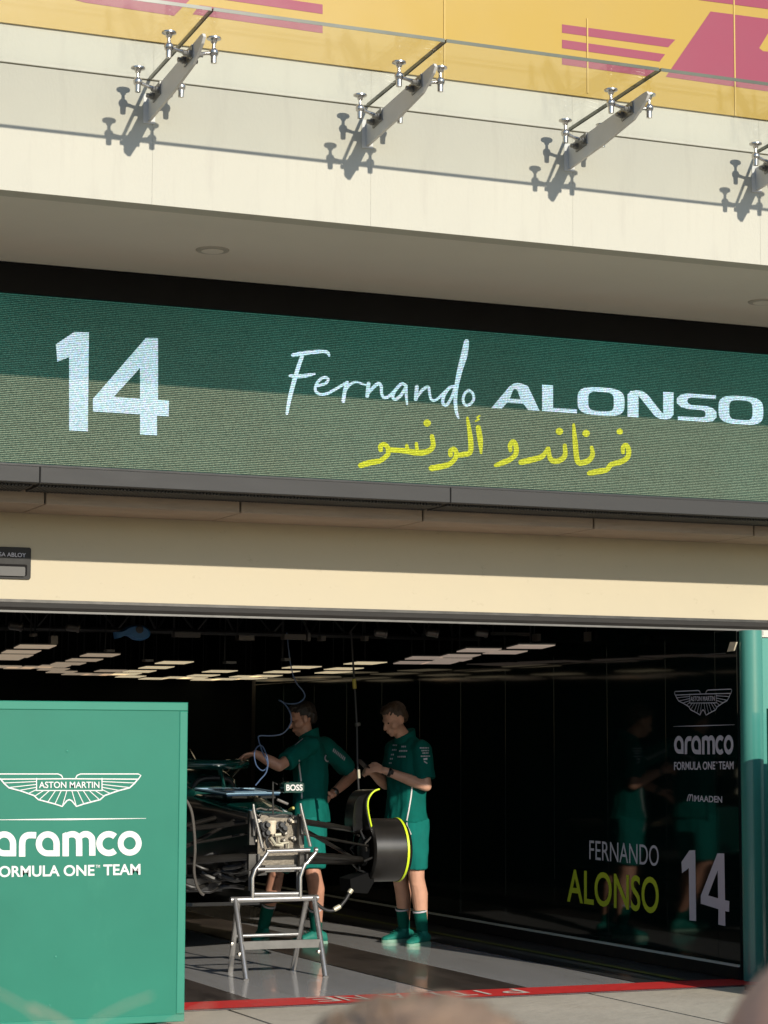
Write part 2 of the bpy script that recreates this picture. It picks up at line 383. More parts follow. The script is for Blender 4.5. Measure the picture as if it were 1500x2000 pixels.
pl = MB().add([(-3, 12.37, .004), (X_W+3, 12.37, .004), (X_W+3, 12.725, .004), (-3, 12.725, .004)], [(0, 1, 2, 3)]).build('pit_line', 'red_paint'); tag(pl, kind='structure')
fz = plane_fn(Z=.004)
ft = Flat(lambda x, y: (Vector((x, y, .004)), Vector((0, 0, 1))), .003)
def gx(px, py): return at(px, py, Z=0).x
xs = {'P': (998, 1938), 'I': (944, 1941), 'T': (900, 1943), 'L': (842, 1946), 'A': (776, 1949), 'N': (683, 1950), 'E': (628, 1953)}
for ch, (px, py) in xs.items():
    c = gx(px, py); hw = .03 if ch == 'I' else .075
    if ch == 'I': ft.poly([(c+.014, 12.44), (c-.014, 12.44), (c-.014, 12.67), (c+.014, 12.67)])
    else: ft.text(ch, (c+hw, 12.44), (c-hw, 12.44), (c+hw, 12.67), (c-hw, 12.67))
ft.build('line_lettering', 'white_paint', pl)

# ================================================================== PIT BUILDING
B = empty('pit_building', (5, 10.32, 0))
tag(B, 'cream pit building front with deep soffit, stone beam and dark garage bay', 'building')
for i in range(-9, 11):            # fascia cladding, one panel per bracket bay, open joints
    x0 = X_B0+i*PITCH_X+.02
    if i == -9: fp = MB().bevbox((x0+.0002, Y_F, Z_F), (x0+PITCH_X-.0002, Y_F+.12, 4.701), .0008).build('fascia_panel', 'wall', B); up_ = MB().bevbox((x0+.0002, Y_F, 4.709), (x0+PITCH_X-.0002, Y_F+.12, 6.2), .0008).build('fascia_panel', 'wall', B); X00 = x0
    else:
        for q in (fp, up_):
            o = q.copy(); COL.objects.link(o); o.location = q.location+Vector((x0-X00, 0, 0))
MB().box((-8, Y_F+.121, Z_F+.02), (16, Y_F+.35, 9.4)).build('backing_wall', 'wall', B)
MB().box((-8, Y_F+.01, 6.21), (16, Y_F+.12, 9.4)).build('upper_wall', 'wall', B)
MB().box((-8, Y_F+.122, Z_F+.003), (16, Y_L+.3, Z_F+.018)).build('soffit', 'soffit', B)
for px, py in ((415, 489), (1490, 590)):
    c = at(px, py, Z=Z_F)
    d = MB().lathe((c.x, c.y, Z_F-.004), (0, 0, 1), [(0, .075), (.0, .085), (.008, .09)], 24).build('downlight', 'lamp_trim', B)
    MB().lathe((c.x, c.y, Z_F-.008), (0, 0, 1), [(0, .055), (.003, .06)], 20).build('lens', 'soffit', d)
# stone beam of blocks, wall behind the screen
MB().box((-8, Y_L+.14, 2.95), (16, Y_L+.30, Z_F+.002)).build('screen_wall', 'black_frame', B)
blk = None
for i in range(-9, 11):
    x0 = 3.122+i*1.1505-1.1505
    if blk is None:
        blk = MB().bevbox((x0+.005, Y_B, Z_B), (x0+1.1505-.005, Y_D+.25, 3.02), .004).build('stone_block', 'travertine', B); BX = x0
    else: o = blk.copy(); COL.objects.link(o); o.location = (x0-BX, 0, 0)
MB().box((-8, Y_B+.02, Z_B+.01), (16, Y_D+.24, 3.06)).build('beam_core', 'black', B)
MB().box((-8, Y_L+.31, 3.07), (16, Y_D+.8, 9.0)).build('upper_storey', 'soffit', B)
# interior shell
MB().box((X_W+3.01, 12.55, -.05), (X_W+8, 12.89, 2.80)).build('pier', 'wall', B)
MB().box((-8, 12.55, -.05), (-3.01, 12.89, 2.80)).build('pier', 'wall', B)
MB().box((-3.2, 13.1, 2.86), (X_W+3.2, 22.8, 3.0)).build('ceiling', 'ceiling_black', B)
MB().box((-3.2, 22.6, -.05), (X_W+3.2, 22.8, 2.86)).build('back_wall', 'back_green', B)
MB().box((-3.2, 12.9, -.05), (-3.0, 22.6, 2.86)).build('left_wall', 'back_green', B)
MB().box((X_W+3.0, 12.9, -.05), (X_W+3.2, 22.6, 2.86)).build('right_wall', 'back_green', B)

# ------------------------------------------------------------------ overhead door
D = empty('overhead_door', (5, Y_D, Z_D)); tag(D, 'cream overhead garage door raised under the stone beam, scuffed along its lower edge', 'door')
MB().box((-2.9, Y_D, Z_D+.075), (X_W+2.9, Y_D+.05, 2.90)).build('door_leaf', 'door', D)
MB().box((-2.9, Y_D-.002, Z_D+.058), (X_W+2.9, Y_D+.052, Z_D+.0745)).build('bottom_rail', 'dark_steel', D)
MB().loft([[(x, Y_D+.005, Z_D+.012), (x, Y_D-.006, Z_D+.03), (x, Y_D+.002, Z_D+.0575), (x, Y_D+.048, Z_D+.0575), (x, Y_D+.046, Z_D+.012)] for x in (-2.9, X_W+2.9)]).build('rubber_seal', 'rubber', D)
MB().box((-2.9, Y_D+.004, Z_D), (X_W+2.9, Y_D+.046, Z_D+.0115)).build('alloy_strip', 'alu_trim', D)
# maker plate with pull handle
def rrect(x0, x1, z0, z1, r, y, n=5):
    P = []
    for cx, cz, a in ((x1-r, z1-r, 0), (x0+r, z1-r, 90), (x0+r, z0+r, 180), (x1-r, z0+r, 270)):
        for k in range(n+1): t = math.radians(a+90*k/n); P.append((cx+r*math.cos(t), y, cz+r*math.sin(t)))
    return P
px1 = at(60, 1070, Y=Y_D); zt, zb = px1.z, at(60, 1132, Y=Y_D).z
hp = MB().prism(rrect(px1.x-.36, px1.x, zb, zt, .012, Y_D-.012), (0, .0115, 0)).build('handle_plate', 'plaque', D)
MB().prism(rrect(px1.x-.33, px1.x-.022, zb+.018, zb+.085, .01, Y_D-.0145), (0, .002, 0)).build('handle_recess', 'plaque_dark', hp)
MB().prism(rrect(px1.x-.318, px1.x-.036, zb+.016, zb+.070, .008, Y_D-.026), (0, .0112, 0)).build('pull_handle', 'handle_grey', hp)
f = Flat(plane_fn(Y=Y_D-.012, o=(0, 1040), s=12.5), .002)
f.text('ASSA ABLOY', (-195, 472), (632, 505), (-195, 572), (632, 608), .012); f.build('plate_lettering', 'grey_print', hp)

# ------------------------------------------------------------------ LED screen
S = empty('led_screen', (5, Y_L, 3.0)); tag(S, 'long green LED name board reading 14 Fernando Alonso, half in sun', 'screen')
zt = at(750, 631, Y=Y_L).z; zb = at(750, 941, Y=Y_L).z
MB().box((-1.9, Y_L+.02, zb), (10.7, Y_L+.12, zt)).build('display', 'led_green', S)
MB().box((-1.9, Y_L-.01, zt+.001), (10.7, Y_L+.13, Z_F-.004)).build('top_frame', 'black_frame', S)
MB().box((-1.9, Y_L+.005, zb-.012), (10.7, Y_L+.12, zb-.001)).build('shadow_gap', 'black', S)
seg = None; zs0 = 2.895
for i in range(-2, 4):
    x0 = 2.997+i*2.438
    if seg is None:
        mb = MB().bevbox((x0+.002, Y_L, zs0), (x0+2.436, Y_L+.10, zb-.0125), .004); seg = mb.build('frame_segment', 'grey_metal', S); SX = x0
        gr = MB()
        for k in range(120): a = x0+.01+k*.0201; gr.box((a, Y_L+.07, zs0-.012), (a+.012, Y_L+.36, zs0-.001))
        gr = gr.build('grille', 'mesh_grille', seg)
    else:
        o = seg.copy(); COL.objects.link(o); o.location = (x0-SX, 0, 0); h = gr.copy(); COL.objects.link(h); h.parent = o; h.matrix_parent_inverse = gr.matrix_parent_inverse.copy()
    if -1 <= i <= 2:
        pass
YD_ = Y_L+.02
lv = MB(); z_ = at(750, 941, Y=Y_L).z+.004
while z_ < at(750, 631, Y=Y_L).z-.004:
    lv.box((-1.89, YD_-.0085, z_), (10.69, YD_-.0004, z_+.0012)); z_ += .010
tag(lv.build('louvre', 'black_frame', S), kind='stuff')      # louvres between the diode rows, added to keep ambient light off the face
f = Flat(plane_fn(Y=YD_, o=(0, 500), s=2), .001)
f.poly([(218, 345), (290, 297), (347, 299), (343, 685), (270, 683), (270, 395), (224, 413)])
f.poly([(570, 320), (617, 321), (617, 562), (660, 566), (658, 626), (613, 624), (613, 700), (547, 697), (547, 618), (363, 607), (363, 558)], [(547, 437), (547, 557), (445, 549)])
f.build('number_lettering', 'led_white', S)
f = Flat(plane_fn(Y=YD_, o=(540, 640), s=3.571), .001)
for pts, wd in (([(112, 192), (180, 180), (300, 167), (352, 172), (368, 195)], [26, 28, 26, 24, 16]), ([(180, 195), (150, 280), (115, 400), (90, 500), (72, 600)], [26, 28, 30, 26, 20]), ([(92, 335), (140, 340), (200, 335), (268, 322)], [20, 26, 26, 14]),
    ([(285, 405), (340, 390), (360, 362), (340, 347), (308, 358), (280, 390), (270, 432), (292, 460), (345, 462), (400, 435), (460, 400), (495, 380)], 20), ([(492, 382), (476, 440), (465, 515)], [22, 26, 24]), ([(478, 440), (510, 398), (555, 380), (605, 395), (638, 402)], [20, 20, 16, 14, 16]),
    ([(642, 388), (636, 440), (632, 480)], 26), ([(638, 458), (680, 412), (712, 390), (730, 412), (732, 455), (748, 488), (785, 478), (830, 432)], [20, 24, 24, 22, 20, 20, 22, 20]), ([(900, 402), (872, 392), (832, 432), (810, 478), (828, 500), (868, 470), (902, 412)], [20, 22, 22, 22, 22, 22, 20]), ([(902, 402), (904, 470), (910, 535)], [22, 20, 14]),
    ([(978, 410), (974, 460), (970, 502)], 26), ([(974, 488), (1020, 432), (1058, 415), (1066, 455), (1078, 500), (1110, 505), (1160, 462), (1200, 422)], [20, 22, 20, 18, 18, 18, 20, 20]), ([(1240, 410), (1202, 422), (1165, 480), (1160, 528), (1185, 540), (1218, 490), (1244, 422)], [20, 22, 22, 22, 22, 20, 20]),
    ([(1325, 95), (1308, 190), (1280, 290), (1256, 400), (1246, 500), (1254, 590), (1270, 632)], [34, 46, 38, 30, 26, 22, 12]), ([(1340, 435), (1368, 460), (1374, 500), (1348, 535), (1316, 540), (1300, 505), (1312, 460), (1340, 436)], 19)):
    f.ribbon(pts, wd)
f.build('script_lettering', 'led_white', S)
f = Flat(quad_fn(plane_fn(Y=YD_, o=(940, 700), s=2.679), (52, 120), (1475, 208), (52, 260), (1475, 350)), .001)
def sq(cx, hw, cy, hh, ex, n=32):
    o = []
    for k in range(n):
        t = 2*math.pi*k/n; a, b_ = math.cos(t), math.sin(t); o.append((cx+hw*math.copysign(abs(a)**(2/ex), a), cy+hh*math.copysign(abs(b_)**(2/ex), b_)))
    return o
f.poly([(0, 1), (.066, .16), (.082, .03), (.098, 0), (.118, .03), (.135, .10), (.178, 1), (.137, 1), (.118, .76), (.058, .76), (.038, 1)], [(.068, .60), (.108, .60), (.096, .28), (.088, .22), (.08, .28)])
f.poly([(.187, .0), (.227, .0), (.227, .85), (.315, .85), (.315, 1), (.187, 1)])
f.poly(sq(.4035, .0865, .5, .52, 3.4), sq(.4035, .047, .5, .36, 4))
f.poly([(.501, 1), (.501, .18), (.512, .04), (.534, 0), (.556, .02), (.575, .14), (.626, .76), (.632, .80), (.632, .0), (.67, .0), (.67, .82), (.658, .97), (.638, 1.02), (.618, 1), (.60, .9), (.545, .24), (.541, .22), (.541, 1)])
f.poly([(.826, 0), (.826, .14), (.735, .14), (.724, .18), (.720, .27), (.724, .37), (.735, .41), (.79, .42), (.814, .48), (.828, .62), (.828, .82), (.814, .97), (.79, 1.01), (.686, 1.01), (.686, .87), (.772, .86), (.785, .82), (.788, .73), (.785, .62), (.772, .58), (.722, .57), (.698, .52), (.682, .38), (.682, .2), (.698, .05), (.722, 0)])
f.poly(sq(.9175, .0825, .5, .52, 3.4), sq(.9175, .043, .5, .36, 4))
f.build('surname_lettering', 'led_white', S)
f = Flat(plane_fn(Y=YD_, o=(680, 780), s=2.632), .001)
for pts, wd in (([(203, 285), (165, 315), (115, 325), (62, 340)], [24, 26, 30, 28]), ([(168, 262), (166, 240), (185, 232), (204, 250), (205, 285)], 24), ([(205, 258), (260, 262), (310, 268), (360, 275), (408, 268), (436, 240), (430, 188)], [26, 28, 28, 30, 28, 26, 22]), ([(300, 236), (306, 262)], 18), ([(350, 227), (354, 265)], 18),
    ([(548, 308), (520, 333), (480, 345), (425, 355)], [24, 26, 30, 30]), ([(526, 288), (526, 264), (545, 256), (556, 280), (548, 308)], 24), ([(552, 288), (600, 282), (628, 268), (628, 200), (612, 95)], [24, 28, 26, 26, 14]), ([(668, 142), (678, 210), (683, 278)], [26, 28, 12]), ([(676, 84), (662, 95), (672, 103), (654, 112)], 9),
    ([(834, 264), (832, 236), (848, 216), (862, 242), (860, 282), (830, 310), (795, 325), (756, 340)], [20, 24, 24, 26, 26, 26, 28, 20]), ([(885, 324), (930, 314), (990, 297), (1012, 275), (1028, 250), (1035, 298), (1055, 318), (1090, 312), (1114, 286), (1112, 235)], [28, 30, 28, 22, 18, 24, 28, 28, 26, 20]),
    ([(1158, 130), (1166, 220), (1178, 318), (1212, 324), (1240, 310), (1256, 282), (1250, 245)], [14, 26, 28, 30, 28, 24, 18]), ([(1412, 275), (1412, 247), (1428, 236), (1441, 262), (1435, 298), (1400, 322), (1352, 335), (1328, 362), (1290, 370), (1237, 380)], [20, 22, 24, 26, 26, 28, 26, 26, 30, 26])):
    f.ribbon(pts, wd)
for x, y, r in ((405, 122, 20), (1085, 165, 20), (1222, 175, 20), (1395, 166, 17)): f.disc(x, y, r, r*.95, 9)
f.build('arabic_lettering', 'led_yellow', S)

# ------------------------------------------------------------------ yellow banner
N = empty('sponsor_banner', (5, Y_F-.012, 4.9)); tag(N, 'yellow sponsor banner with magenta stripes and letters above the glass canopy', 'banner')
zb = 4.895
MB().box((-2.5, Y_F-.014, zb), (12.5, Y_F-.002, 7.4)).build('banner_sheet', 'yellow', N)
f = Flat(plane_fn(Y=Y_F-.014, o=(750, 0), s=2), .0015)
for P in ([(695, 95), (1138, 155), (1110, 185), (695, 128)], [(695, 155), (1098, 212), (1076, 241), (695, 188)], [(695, 220), (1060, 270), (1038, 300), (695, 252)]): f.poly(P)
f.poly([(1100, 300), (1275, 45), (1700, 100), (1780, 160), (1700, 330), (1600, 372)], [(1465, 188), (1500, 130), (1570, 138), (1580, 165), (1545, 206), (1480, 200)])
f.poly([(1228, 0), (1360, -190), (1800, -130), (1700, 62)])
f.build('magenta_mark', 'magenta', N)
f = Flat(plane_fn(Y=Y_F-.014, o=(0, 0), s=2), .0015)
f.poly([(860, -40), (1260, 18), (1260, 55), (825, -8)]); f.poly([(780, 20), (1260, 88), (1260, 130), (752, 56)]); f.poly([(905, -105), (1260, -52), (1260, -15), (880, -70)])
f.poly([(150, -40), (300, -250), (900, -165), (680, 62), (330, 10)])
f.build('magenta_mark', 'magenta', N)
for px in (868, 1147, 1434):
    c = at(px, 60, Y=Y_F-.016); MB().box((c.x-.004, Y_F-.019, zb+(.0 if px != 1147 else .02)), (c.x+.004, Y_F-.0145, 7.3 if px != 1147 else 5.32)).build('banner_seam', 'yellow_seam', N)

# ------------------------------------------------------------------ glass canopy and its brackets
ZG = 4.703; SL = .0595; LG = .957; TG = .014
def gz(dy): return ZG+SL*dy
PANE = {-1: 'glass canopy pane above the maker plate of the door', 0: 'glass canopy pane between the brackets above 14 and Fernando', 1: 'glass canopy pane between the brackets above Fernando and ALONSO', 2: 'glass canopy pane between the bracket above ALONSO and the next one', 3: 'glass canopy pane past the bracket under the large magenta letter'}
for i in range(-1, 4):
    x0 = X_B0+i*PITCH_X+.006; x1 = x0+PITCH_X-.012
    y0, y1 = Y_F-LG, Y_F-.006
    g_ = MB().add([(x0, y0, gz(LG)), (x1, y0, gz(LG)), (x1, y1, gz(0)), (x0, y1, gz(0)), (x0, y0, gz(LG)+TG), (x1, y0, gz(LG)+TG), (x1, y1, gz(0)+TG), (x0, y1, gz(0)+TG)], [(0, 3, 2, 1), (4, 5, 6, 7)]).build('canopy_glass', 'canopy_glass')
    tag(g_, PANE[i], 'glass pane', 'glass panes of the canopy')
    e = .0012
    MB().box((x0, y0-.003, gz(LG)-e), (x1, y0-.0004, gz(LG)+TG+e)).build('front_edge', 'glass_edge', g_)
    for xx in (x0-.0025, x1+.0003):
        MB().add([(xx, y0, gz(LG)-e), (xx+.0022, y0, gz(LG)-e), (xx+.0022, y1, gz(0)-e), (xx, y1, gz(0)-e), (xx, y0, gz(LG)+TG+e), (xx+.0022, y0, gz(LG)+TG+e), (xx+.0022, y1, gz(0)+TG+e), (xx, y1, gz(0)+TG+e)], [(0, 3, 2, 1), (4, 5, 6, 7), (0, 1, 5, 4), (2, 3, 7, 6), (1, 2, 6, 5), (0, 4, 7, 3)]).build('side_edge', 'glass_edge', g_)
def bracket(x):
    R = empty('canopy_bracket', (x, Y_F, ZG)); c = Vector((x, Y_F, ZG))
    pts = [(0, -.082), (-.15, -.072), (-.80, -.012), (-.835, -.012), (-.85, -.03), (-.825, -.055), (-.70, -.118), (-.40, -.165), (-.02, -.205), (0, -.205)]
    MB().prism([c+Vector((-.007, y, z)) for y, z in pts], (.014, 0, 0)).build('blade', 'blade_steel', R)
    MB().box(c+Vector((-.03, -.004, -.215)), c+Vector((.03, -.0005, -.07))).build('wall_plate', 'blade_steel', R)
    for y in (-.155, -.645):
        zc = -.10 if y > -.3 else -.062
        for s in (-1, 1):
            pc = c+Vector((s*.0095, y, zc))
            M = Matrix.Translation(pc)@Matrix.Rotation(math.atan2(.07, .65)*-1, 4, 'X')
            q = MB().box((-.004, -.06, -.032), (.004, .06, .032), M).build('clamp_plate', 'clamp_steel', R)
            for dy in (-.035, .045):
                bc = M@Vector((s*.004, dy, -.004)); MB().lathe(bc, (s, 0, 0), [(0, .017), (.016, .017), (.017, .011), (.034, .011), (.036, .006)], 10).build('bolt', 'clamp_steel', q)
            nd = c+Vector((s*.108, y-.012, SL*-y-.075)); gp = c+Vector((s*.108, y-.012, SL*-y-.002))
            a = MB().tube([pc+Vector((s*.004, 0, .012)), pc.lerp(nd, .5)+Vector((0, 0, .004)), nd], [.013, .008, .010], 10).build('spider_arm', 'steel', R, True)
            MB().lathe(nd+Vector((0, 0, -.052)), (0, 0, 1), [(0, .004), (.002, .0135), (.036, .0145), (.038, .0175), (.044, .021), (.056, .023), (.066, .019), (.073, .009), (.094, .008), (.098, .013), (.110, .017), (.1145, .026), (.116, .034), (.123, .034), (.125, .027)], 18).build('glass_bolt', 'steel', R, True)
    return R
br0 = bracket(X_B0-PITCH_X)
lab = {-1: 'steel canopy bracket clear of the numeral 14', 0: 'steel bracket and glass bolts above the numeral 14', 1: 'steel bracket and glass bolts above the script word Fernando', 2: 'steel bracket and glass bolts above the surname ALONSO', 3: 'steel bracket cut by the picture edge past ALONSO'}
lab[3] = 'steel bracket under the large magenta letter, past the word ALONSO'
for i in range(-1, 4):
    b_ = br0 if i == -1 else copy_tree(br0, None, (PITCH_X*(i+1), 0, 0))
    tag(b_, lab[i], 'bracket', 'canopy brackets')

# ================================================================== SIDE PARTITION with team graphics
Wp = empty('side_partition', (X_W, 15, 0)); tag(Wp, 'glossy black-green garage partition lettered FERNANDO ALONSO 14', 'wall')
seams = [12.62, 12.89, 13.542, 14.376]+[14.376+.834*k for k in range(1, 10)]
for a, b_ in zip(seams[:-1], seams[1:]):
    zt = 2.235 if a < 12.7 else 2.62
    MB().add([(X_W+.002, a+.001, .10), (X_W, a+.0018, .102), (X_W, b_-.0018, .102), (X_W+.002, b_-.002, .10), (X_W+.002, a+.001, zt), (X_W, a+.0018, zt), (X_W, b_-.0018, zt), (X_W+.002, b_-.001, zt)], [(1, 2, 6, 5), (0, 1, 5, 4), (2, 3, 7, 6)]).build('wall_panel', 'wall_green', Wp)
MB().box((X_W+.003, 12.625, 0), (X_W+.10, 12.89, 2.235)).build('end_post', 'black', Wp)
MB().box((X_W+.003, 12.895, 0), (X_W+.12, 22.0, 2.62)).build('panel_core', 'black', Wp)
MB().box((X_W-.012, 12.64, .008), (X_W+.002, 22.0, .085)).build('kick_plate', 'black', Wp)
for a, b_ in zip(seams[:-1], seams[1:]):
    MB().box((X_W-.016, a+.004, .086), (X_W-.001, b_-.003, .101)).build('light_strip', 'strip_white', Wp)
MB().box((X_W-.010, 12.75, 2.09), (X_W-.0005, 21.9, 2.097)).build('top_strip', 'hose_grey', Wp)
c0 = at(1424, 1273, X=X_W); 
MB().prism([c0+Vector((-.004, 0, 0)), at(1437, 1271, X=X_W)+Vector((-.004, 0, 0)), at(1442, 1254, X=X_W)+Vector((-.004, 0, 0)), at(1430, 1254, X=X_W)+Vector((-.004, 0, 0))], (-.012, 0, 0)).build('strip_end', 'cream_plastic', Wp)

WING_L = [([(740, 195), (752, 172), (785, 158), (1080, 158), (1350, 158), (1375, 172), (1350, 209)], 11), ([(675, 205), (1350, 209)], 11), ([(1345, 209), (1312, 250), (1265, 293), (1150, 323), (1022, 368), (978, 408), (820, 450), (745, 475), (700, 420), (675, 408)], 13),
    ([(995, 200), (995, 320)], 10), ([(675, 320), (998, 320)], 10), ([(995, 232), (1308, 246)], 8), ([(995, 260), (1262, 290)], 8), ([(995, 288), (1160, 318)], 8), ([(995, 310), (1070, 346)], 8), ([(930, 322), (1012, 374)], 8), ([(872, 322), (968, 408)], 8), ([(812, 322), (884, 430)], 8), ([(755, 322), (815, 448)], 8), ([(700, 322), (742, 466)], 8)]
def wings(fl_):
    for s in (1, -1):
        for pts, wd in WING_L: fl_.ribbon([(675+s*(x-675), y) for x, y in pts], wd, smooth=False)
def aramco(fl_):
    def a_(cx):
        n = 20
        def lp(rx, ry, xr, yb): return [(xr, yb), (xr, 840)]+[(cx+rx*math.cos(t), 840-ry*math.sin(t)) for t in [math.pi*k/n for k in range(1, n)]]+[(cx-rx, 842)]+[(cx+rx*math.cos(t), 842-(yb-842)*math.sin(t)) for t in [math.pi+math.pi/2*k/10 for k in range(1, 11)]]
        fl_.poly(lp(117, 122, cx+117, 962), lp(56, 62, cx+56, 904))
    a_(40); a_(465)
    fl_.ribbon([(215, 966), (215, 860), (218, 815), (232, 782), (262, 760), (300, 755), (352, 757)], 62, round_=False)
    fl_.poly([(609, 962), (609, 742), (640, 728), (671, 735), (671, 962)])
    fl_.ribbon([(645, 775), (665, 756), (695, 747), (728, 750), (756, 770), (770, 805), (772, 960)], [50, 56, 60, 62, 62, 62, 62], round_=False)
    fl_.ribbon([(780, 775), (796, 758), (825, 746), (858, 750), (884, 770), (898, 805), (900, 956)], [50, 56, 60, 62, 62, 62, 62], round_=False)
    fl_.ribbon([(1060+92*math.cos(math.radians(t)), 838-92*math.sin(math.radians(t))) for t in range(48, 316, 12)], 60, round_=False)
    fl_.ring(1265, 835, 117, 60, 121, 62)
def brand(fn, parent, m, bold=.0):
    f = Flat(fn, .002); wings(f); f.text('ASTON MARTIN', (378, 233), (968, 233), (378, 296), (968, 296), .014); f.build('wings_emblem', m, parent)
    f = Flat(fn, .002); f.poly([(-75, 604), (675, 592), (1425, 590), (1425, 594), (675, 609), (-75, 608)]); f.build('rule', m, parent)
    f = Flat(fn, .002); aramco(f); f.build('sponsor_lettering', m, parent)
    f = Flat(fn, .002); f.text('FORMULA ONE', (-75, 1058), (922, 1044), (-75, 1168), (922, 1152), .022); f.text('TM', (932, 1046), (975, 1046), (932, 1074), (975, 1074), .01); f.text('TEAM', (1008, 1042), (1370, 1036), (1008, 1148), (1370, 1142), .022); f.build('team_lettering', m, parent)
# the same mark on the partition: drawing (0..1375 x 158..1168) on the measured quads
fw_ = plane_fn(X=X_W, o=(1050, 1230), s=3.333)
def wallmap(x, y):
    if y < 500: u = (x+25)/1400; v = (y-158)/320; TL, TR, BL, BR = (893, 402), (1266, 386), (893, 552), (1266, 562)
    elif y < 660: u = (x+75)/1500; v = (y-590)/18; TL, TR, BL, BR = (885, 624), (1285, 617), (885, 630), (1285, 624)
    elif y < 1000: u = (x+77)/1459; v = (y-715)/247; TL, TR, BL, BR = (890, 690), (1277, 685), (890, 806), (1277, 816)
    else: u = (x+75)/1445; v = (y-1050)/110; TL, TR, BL, BR = (890, 856), (1278, 862), (890, 910), (1278, 916)
    return quad_fn(fw_, TL, TR, BL, BR)(u, v)
brand(wallmap, Wp, 'grey_print')
f = Flat(fw_, .002); f.text('MAADEN', (1022, 1077), (1203, 1084), (1022, 1118), (1203, 1126), .02)
for pts in ([(976, 1114), (984, 1080), (993, 1072), (996, 1085), (990, 1112)], [(990, 1112), (998, 1082), (1006, 1073), (1012, 1085), (1013, 1114)]): f.ribbon(pts, 6)
f.build('sponsor_lettering', 'grey_print', Wp)
f7 = plane_fn(X=X_W, o=(1050, 1580), s=3.333)
f = Flat(f7, .002); f.text('FERNANDO', (338, 203), (790, 238), (338, 328), (790, 374), .0); f.build('forename_lettering', 'grey_print', Wp)
f = Flat(f7, .002); f.text('ALONSO', (193, 388), (790, 446), (193, 604), (790, 686), .012); f.build('surname_lettering', 'lime_print', Wp)
f = Flat(f7, .002); f.poly([(938, 345), (990, 270), (1028, 268), (1034, 730), (990, 725), (986, 385), (942, 418)])
f.poly([(1172, 289), (1217, 290), (1222, 594), (1250, 600), (1248, 670), (1223, 665), (1224, 762), (1178, 752), (1179, 652), (1064, 616), (1064, 566)], [(1174, 400), (1177, 582), (1112, 563)])
f.build('number_lettering', 'grey_print', Wp)

# green end column and return panel
K = empty('garage_column', (8, 12.75, 0)); tag(K, 'slim round green column at the open end of the partition', 'column')
MB().lathe((7.875, 12.57, 0), (0, 0, 1), [(0, .075), (2.235, .075)], 40).build('shaft', 'column_green', K, True)
MB().box((7.90, 12.58, 0), (9.8, 12.62, 2.19)).build('return_panel', 'return_green', K)
MB().box((7.96, 12.57, 2.195), (9.8, 12.79, 2.24)).build('pale_head', 'strip_white', K)
MB().box((7.93, 12.54, 2.205), (7.955, 12.565, 2.235)).build('hinge', 'alloy', K)

# ------------------------------------------------------------------ free-standing barriers
def barrier(x0, x1, y, zt, label):
    R = empty('barrier_board', ((x0+x1)/2, y, 0)); tag(R, label, 'barrier', 'green barrier boards')
    MB().box((x0+.04, y+.006, .05), (x1-.0405, y+.03, zt-.0405)).build('board', 'barrier_green', R)
    fr = .052
    MB().bevbox((x0, y, zt-fr+.006), (x1, y+.05, zt), .004).build('top_rail', 'barrier_frame', R)
    MB().bevbox((x0, y, .03), (x1, y+.05, .07), .004).build('bottom_rail', 'barrier_frame', R)
    MB().bevbox((x0, y+.001, .0705), (x0+fr-.006, y+.05, zt-fr+.0055), .004).build('side_rail', 'barrier_frame', R)
    MB().bevbox((x1-fr+.006, y+.001, .0705), (x1, y+.05, zt-fr+.0055), .004).build('side_rail', 'barrier_frame', R)
    for xx in (x0+.1, x1-.16): MB().box((xx, y-.02, 0), (xx+.06, y+.5, .029)).build('foot', 'dark_steel', R)
    return R
YP = 11.65
xr = at(363, 1700, Y=YP).x+.002; zt = at(369, 1372, Y=YP).z
LB = barrier(xr-1.9, xr, YP, zt, 'green barrier board with white winged emblem and aramco lettering')
brand(plane_fn(Y=YP+.006, o=(0, 1480), s=5), LB, 'white_print')
for px, py in ((131, 1467), (109, 1869), (97, 1964), (60, 1560)):
    c = at(px, py, Y=YP+.006)
    if py != 1560: MB().lathe(c, (0, -1, 0), [(0, .007), (.002, .0065), (.0035, .003)], 12).build('rivet', 'barrier_frame', LB, True)
barrier(7.435, 9.3, YP, zt, 'green barrier board standing before the round column')

# ================================================================== CEILING GEAR
LP = [(68, 1264), (41, 1274), (28, 1282), (11, 1287), (195, 1280.5), (164, 1290), (133, 1297), (105, 1302), (340, 1295), (305, 1304.5), (272, 1312), (245, 1317), (429, 1312), (397, 1320), (375, 1325), (589, 1304), (550, 1313), (518, 1321), (490, 1326), (713, 1296), (671, 1307), (651, 1314),
      (1036, 1264), (986, 1275), (935, 1271), (898, 1282), (829, 1286), (883, 1289.5), (804, 1295), (858, 1295)]
LP += [(10, 1303), (38, 1305), (72, 1304), (104, 1308), (120, 1313), (150, 1317), (188, 1318), (222, 1318), (255, 1322), (300, 1326), (348, 1324), (402, 1328), (440, 1327), (480, 1322), (216, 1311)]
ZL = 2.15
for i, (px, py) in enumerate(LP):
    c = at(px, py, Z=ZL); dim = px > 760
    a = math.radians(9 if px < 720 else 17); M = Matrix.Translation(c)@Matrix.Rotation(-a, 4, 'Z')
    L_ = empty('light_panel', tuple(c))
    tag(L_, 'faintly glowing flat ceiling light panel hanging near the partition' if dim else 'lit flat ceiling light panel glowing cream under the dark gantry', 'light panel', 'dim ceiling panels' if dim else 'lit ceiling panels')
    MB().box((-.122, -.26, .0), (.122, .26, .006), M).build('diffuser', 'light_panel_dim' if dim else 'light_panel' if px > 225 else 'light_panel_low', L_)
    MB().box((-.126, -.264, .0065), (.126, .264, .016), M).build('housing', 'black', L_)
    MB().tube([c+Vector((0, 0, .016)), c+Vector((0, 0, .71))], .006, 6).build('hanger', 'black', L_)
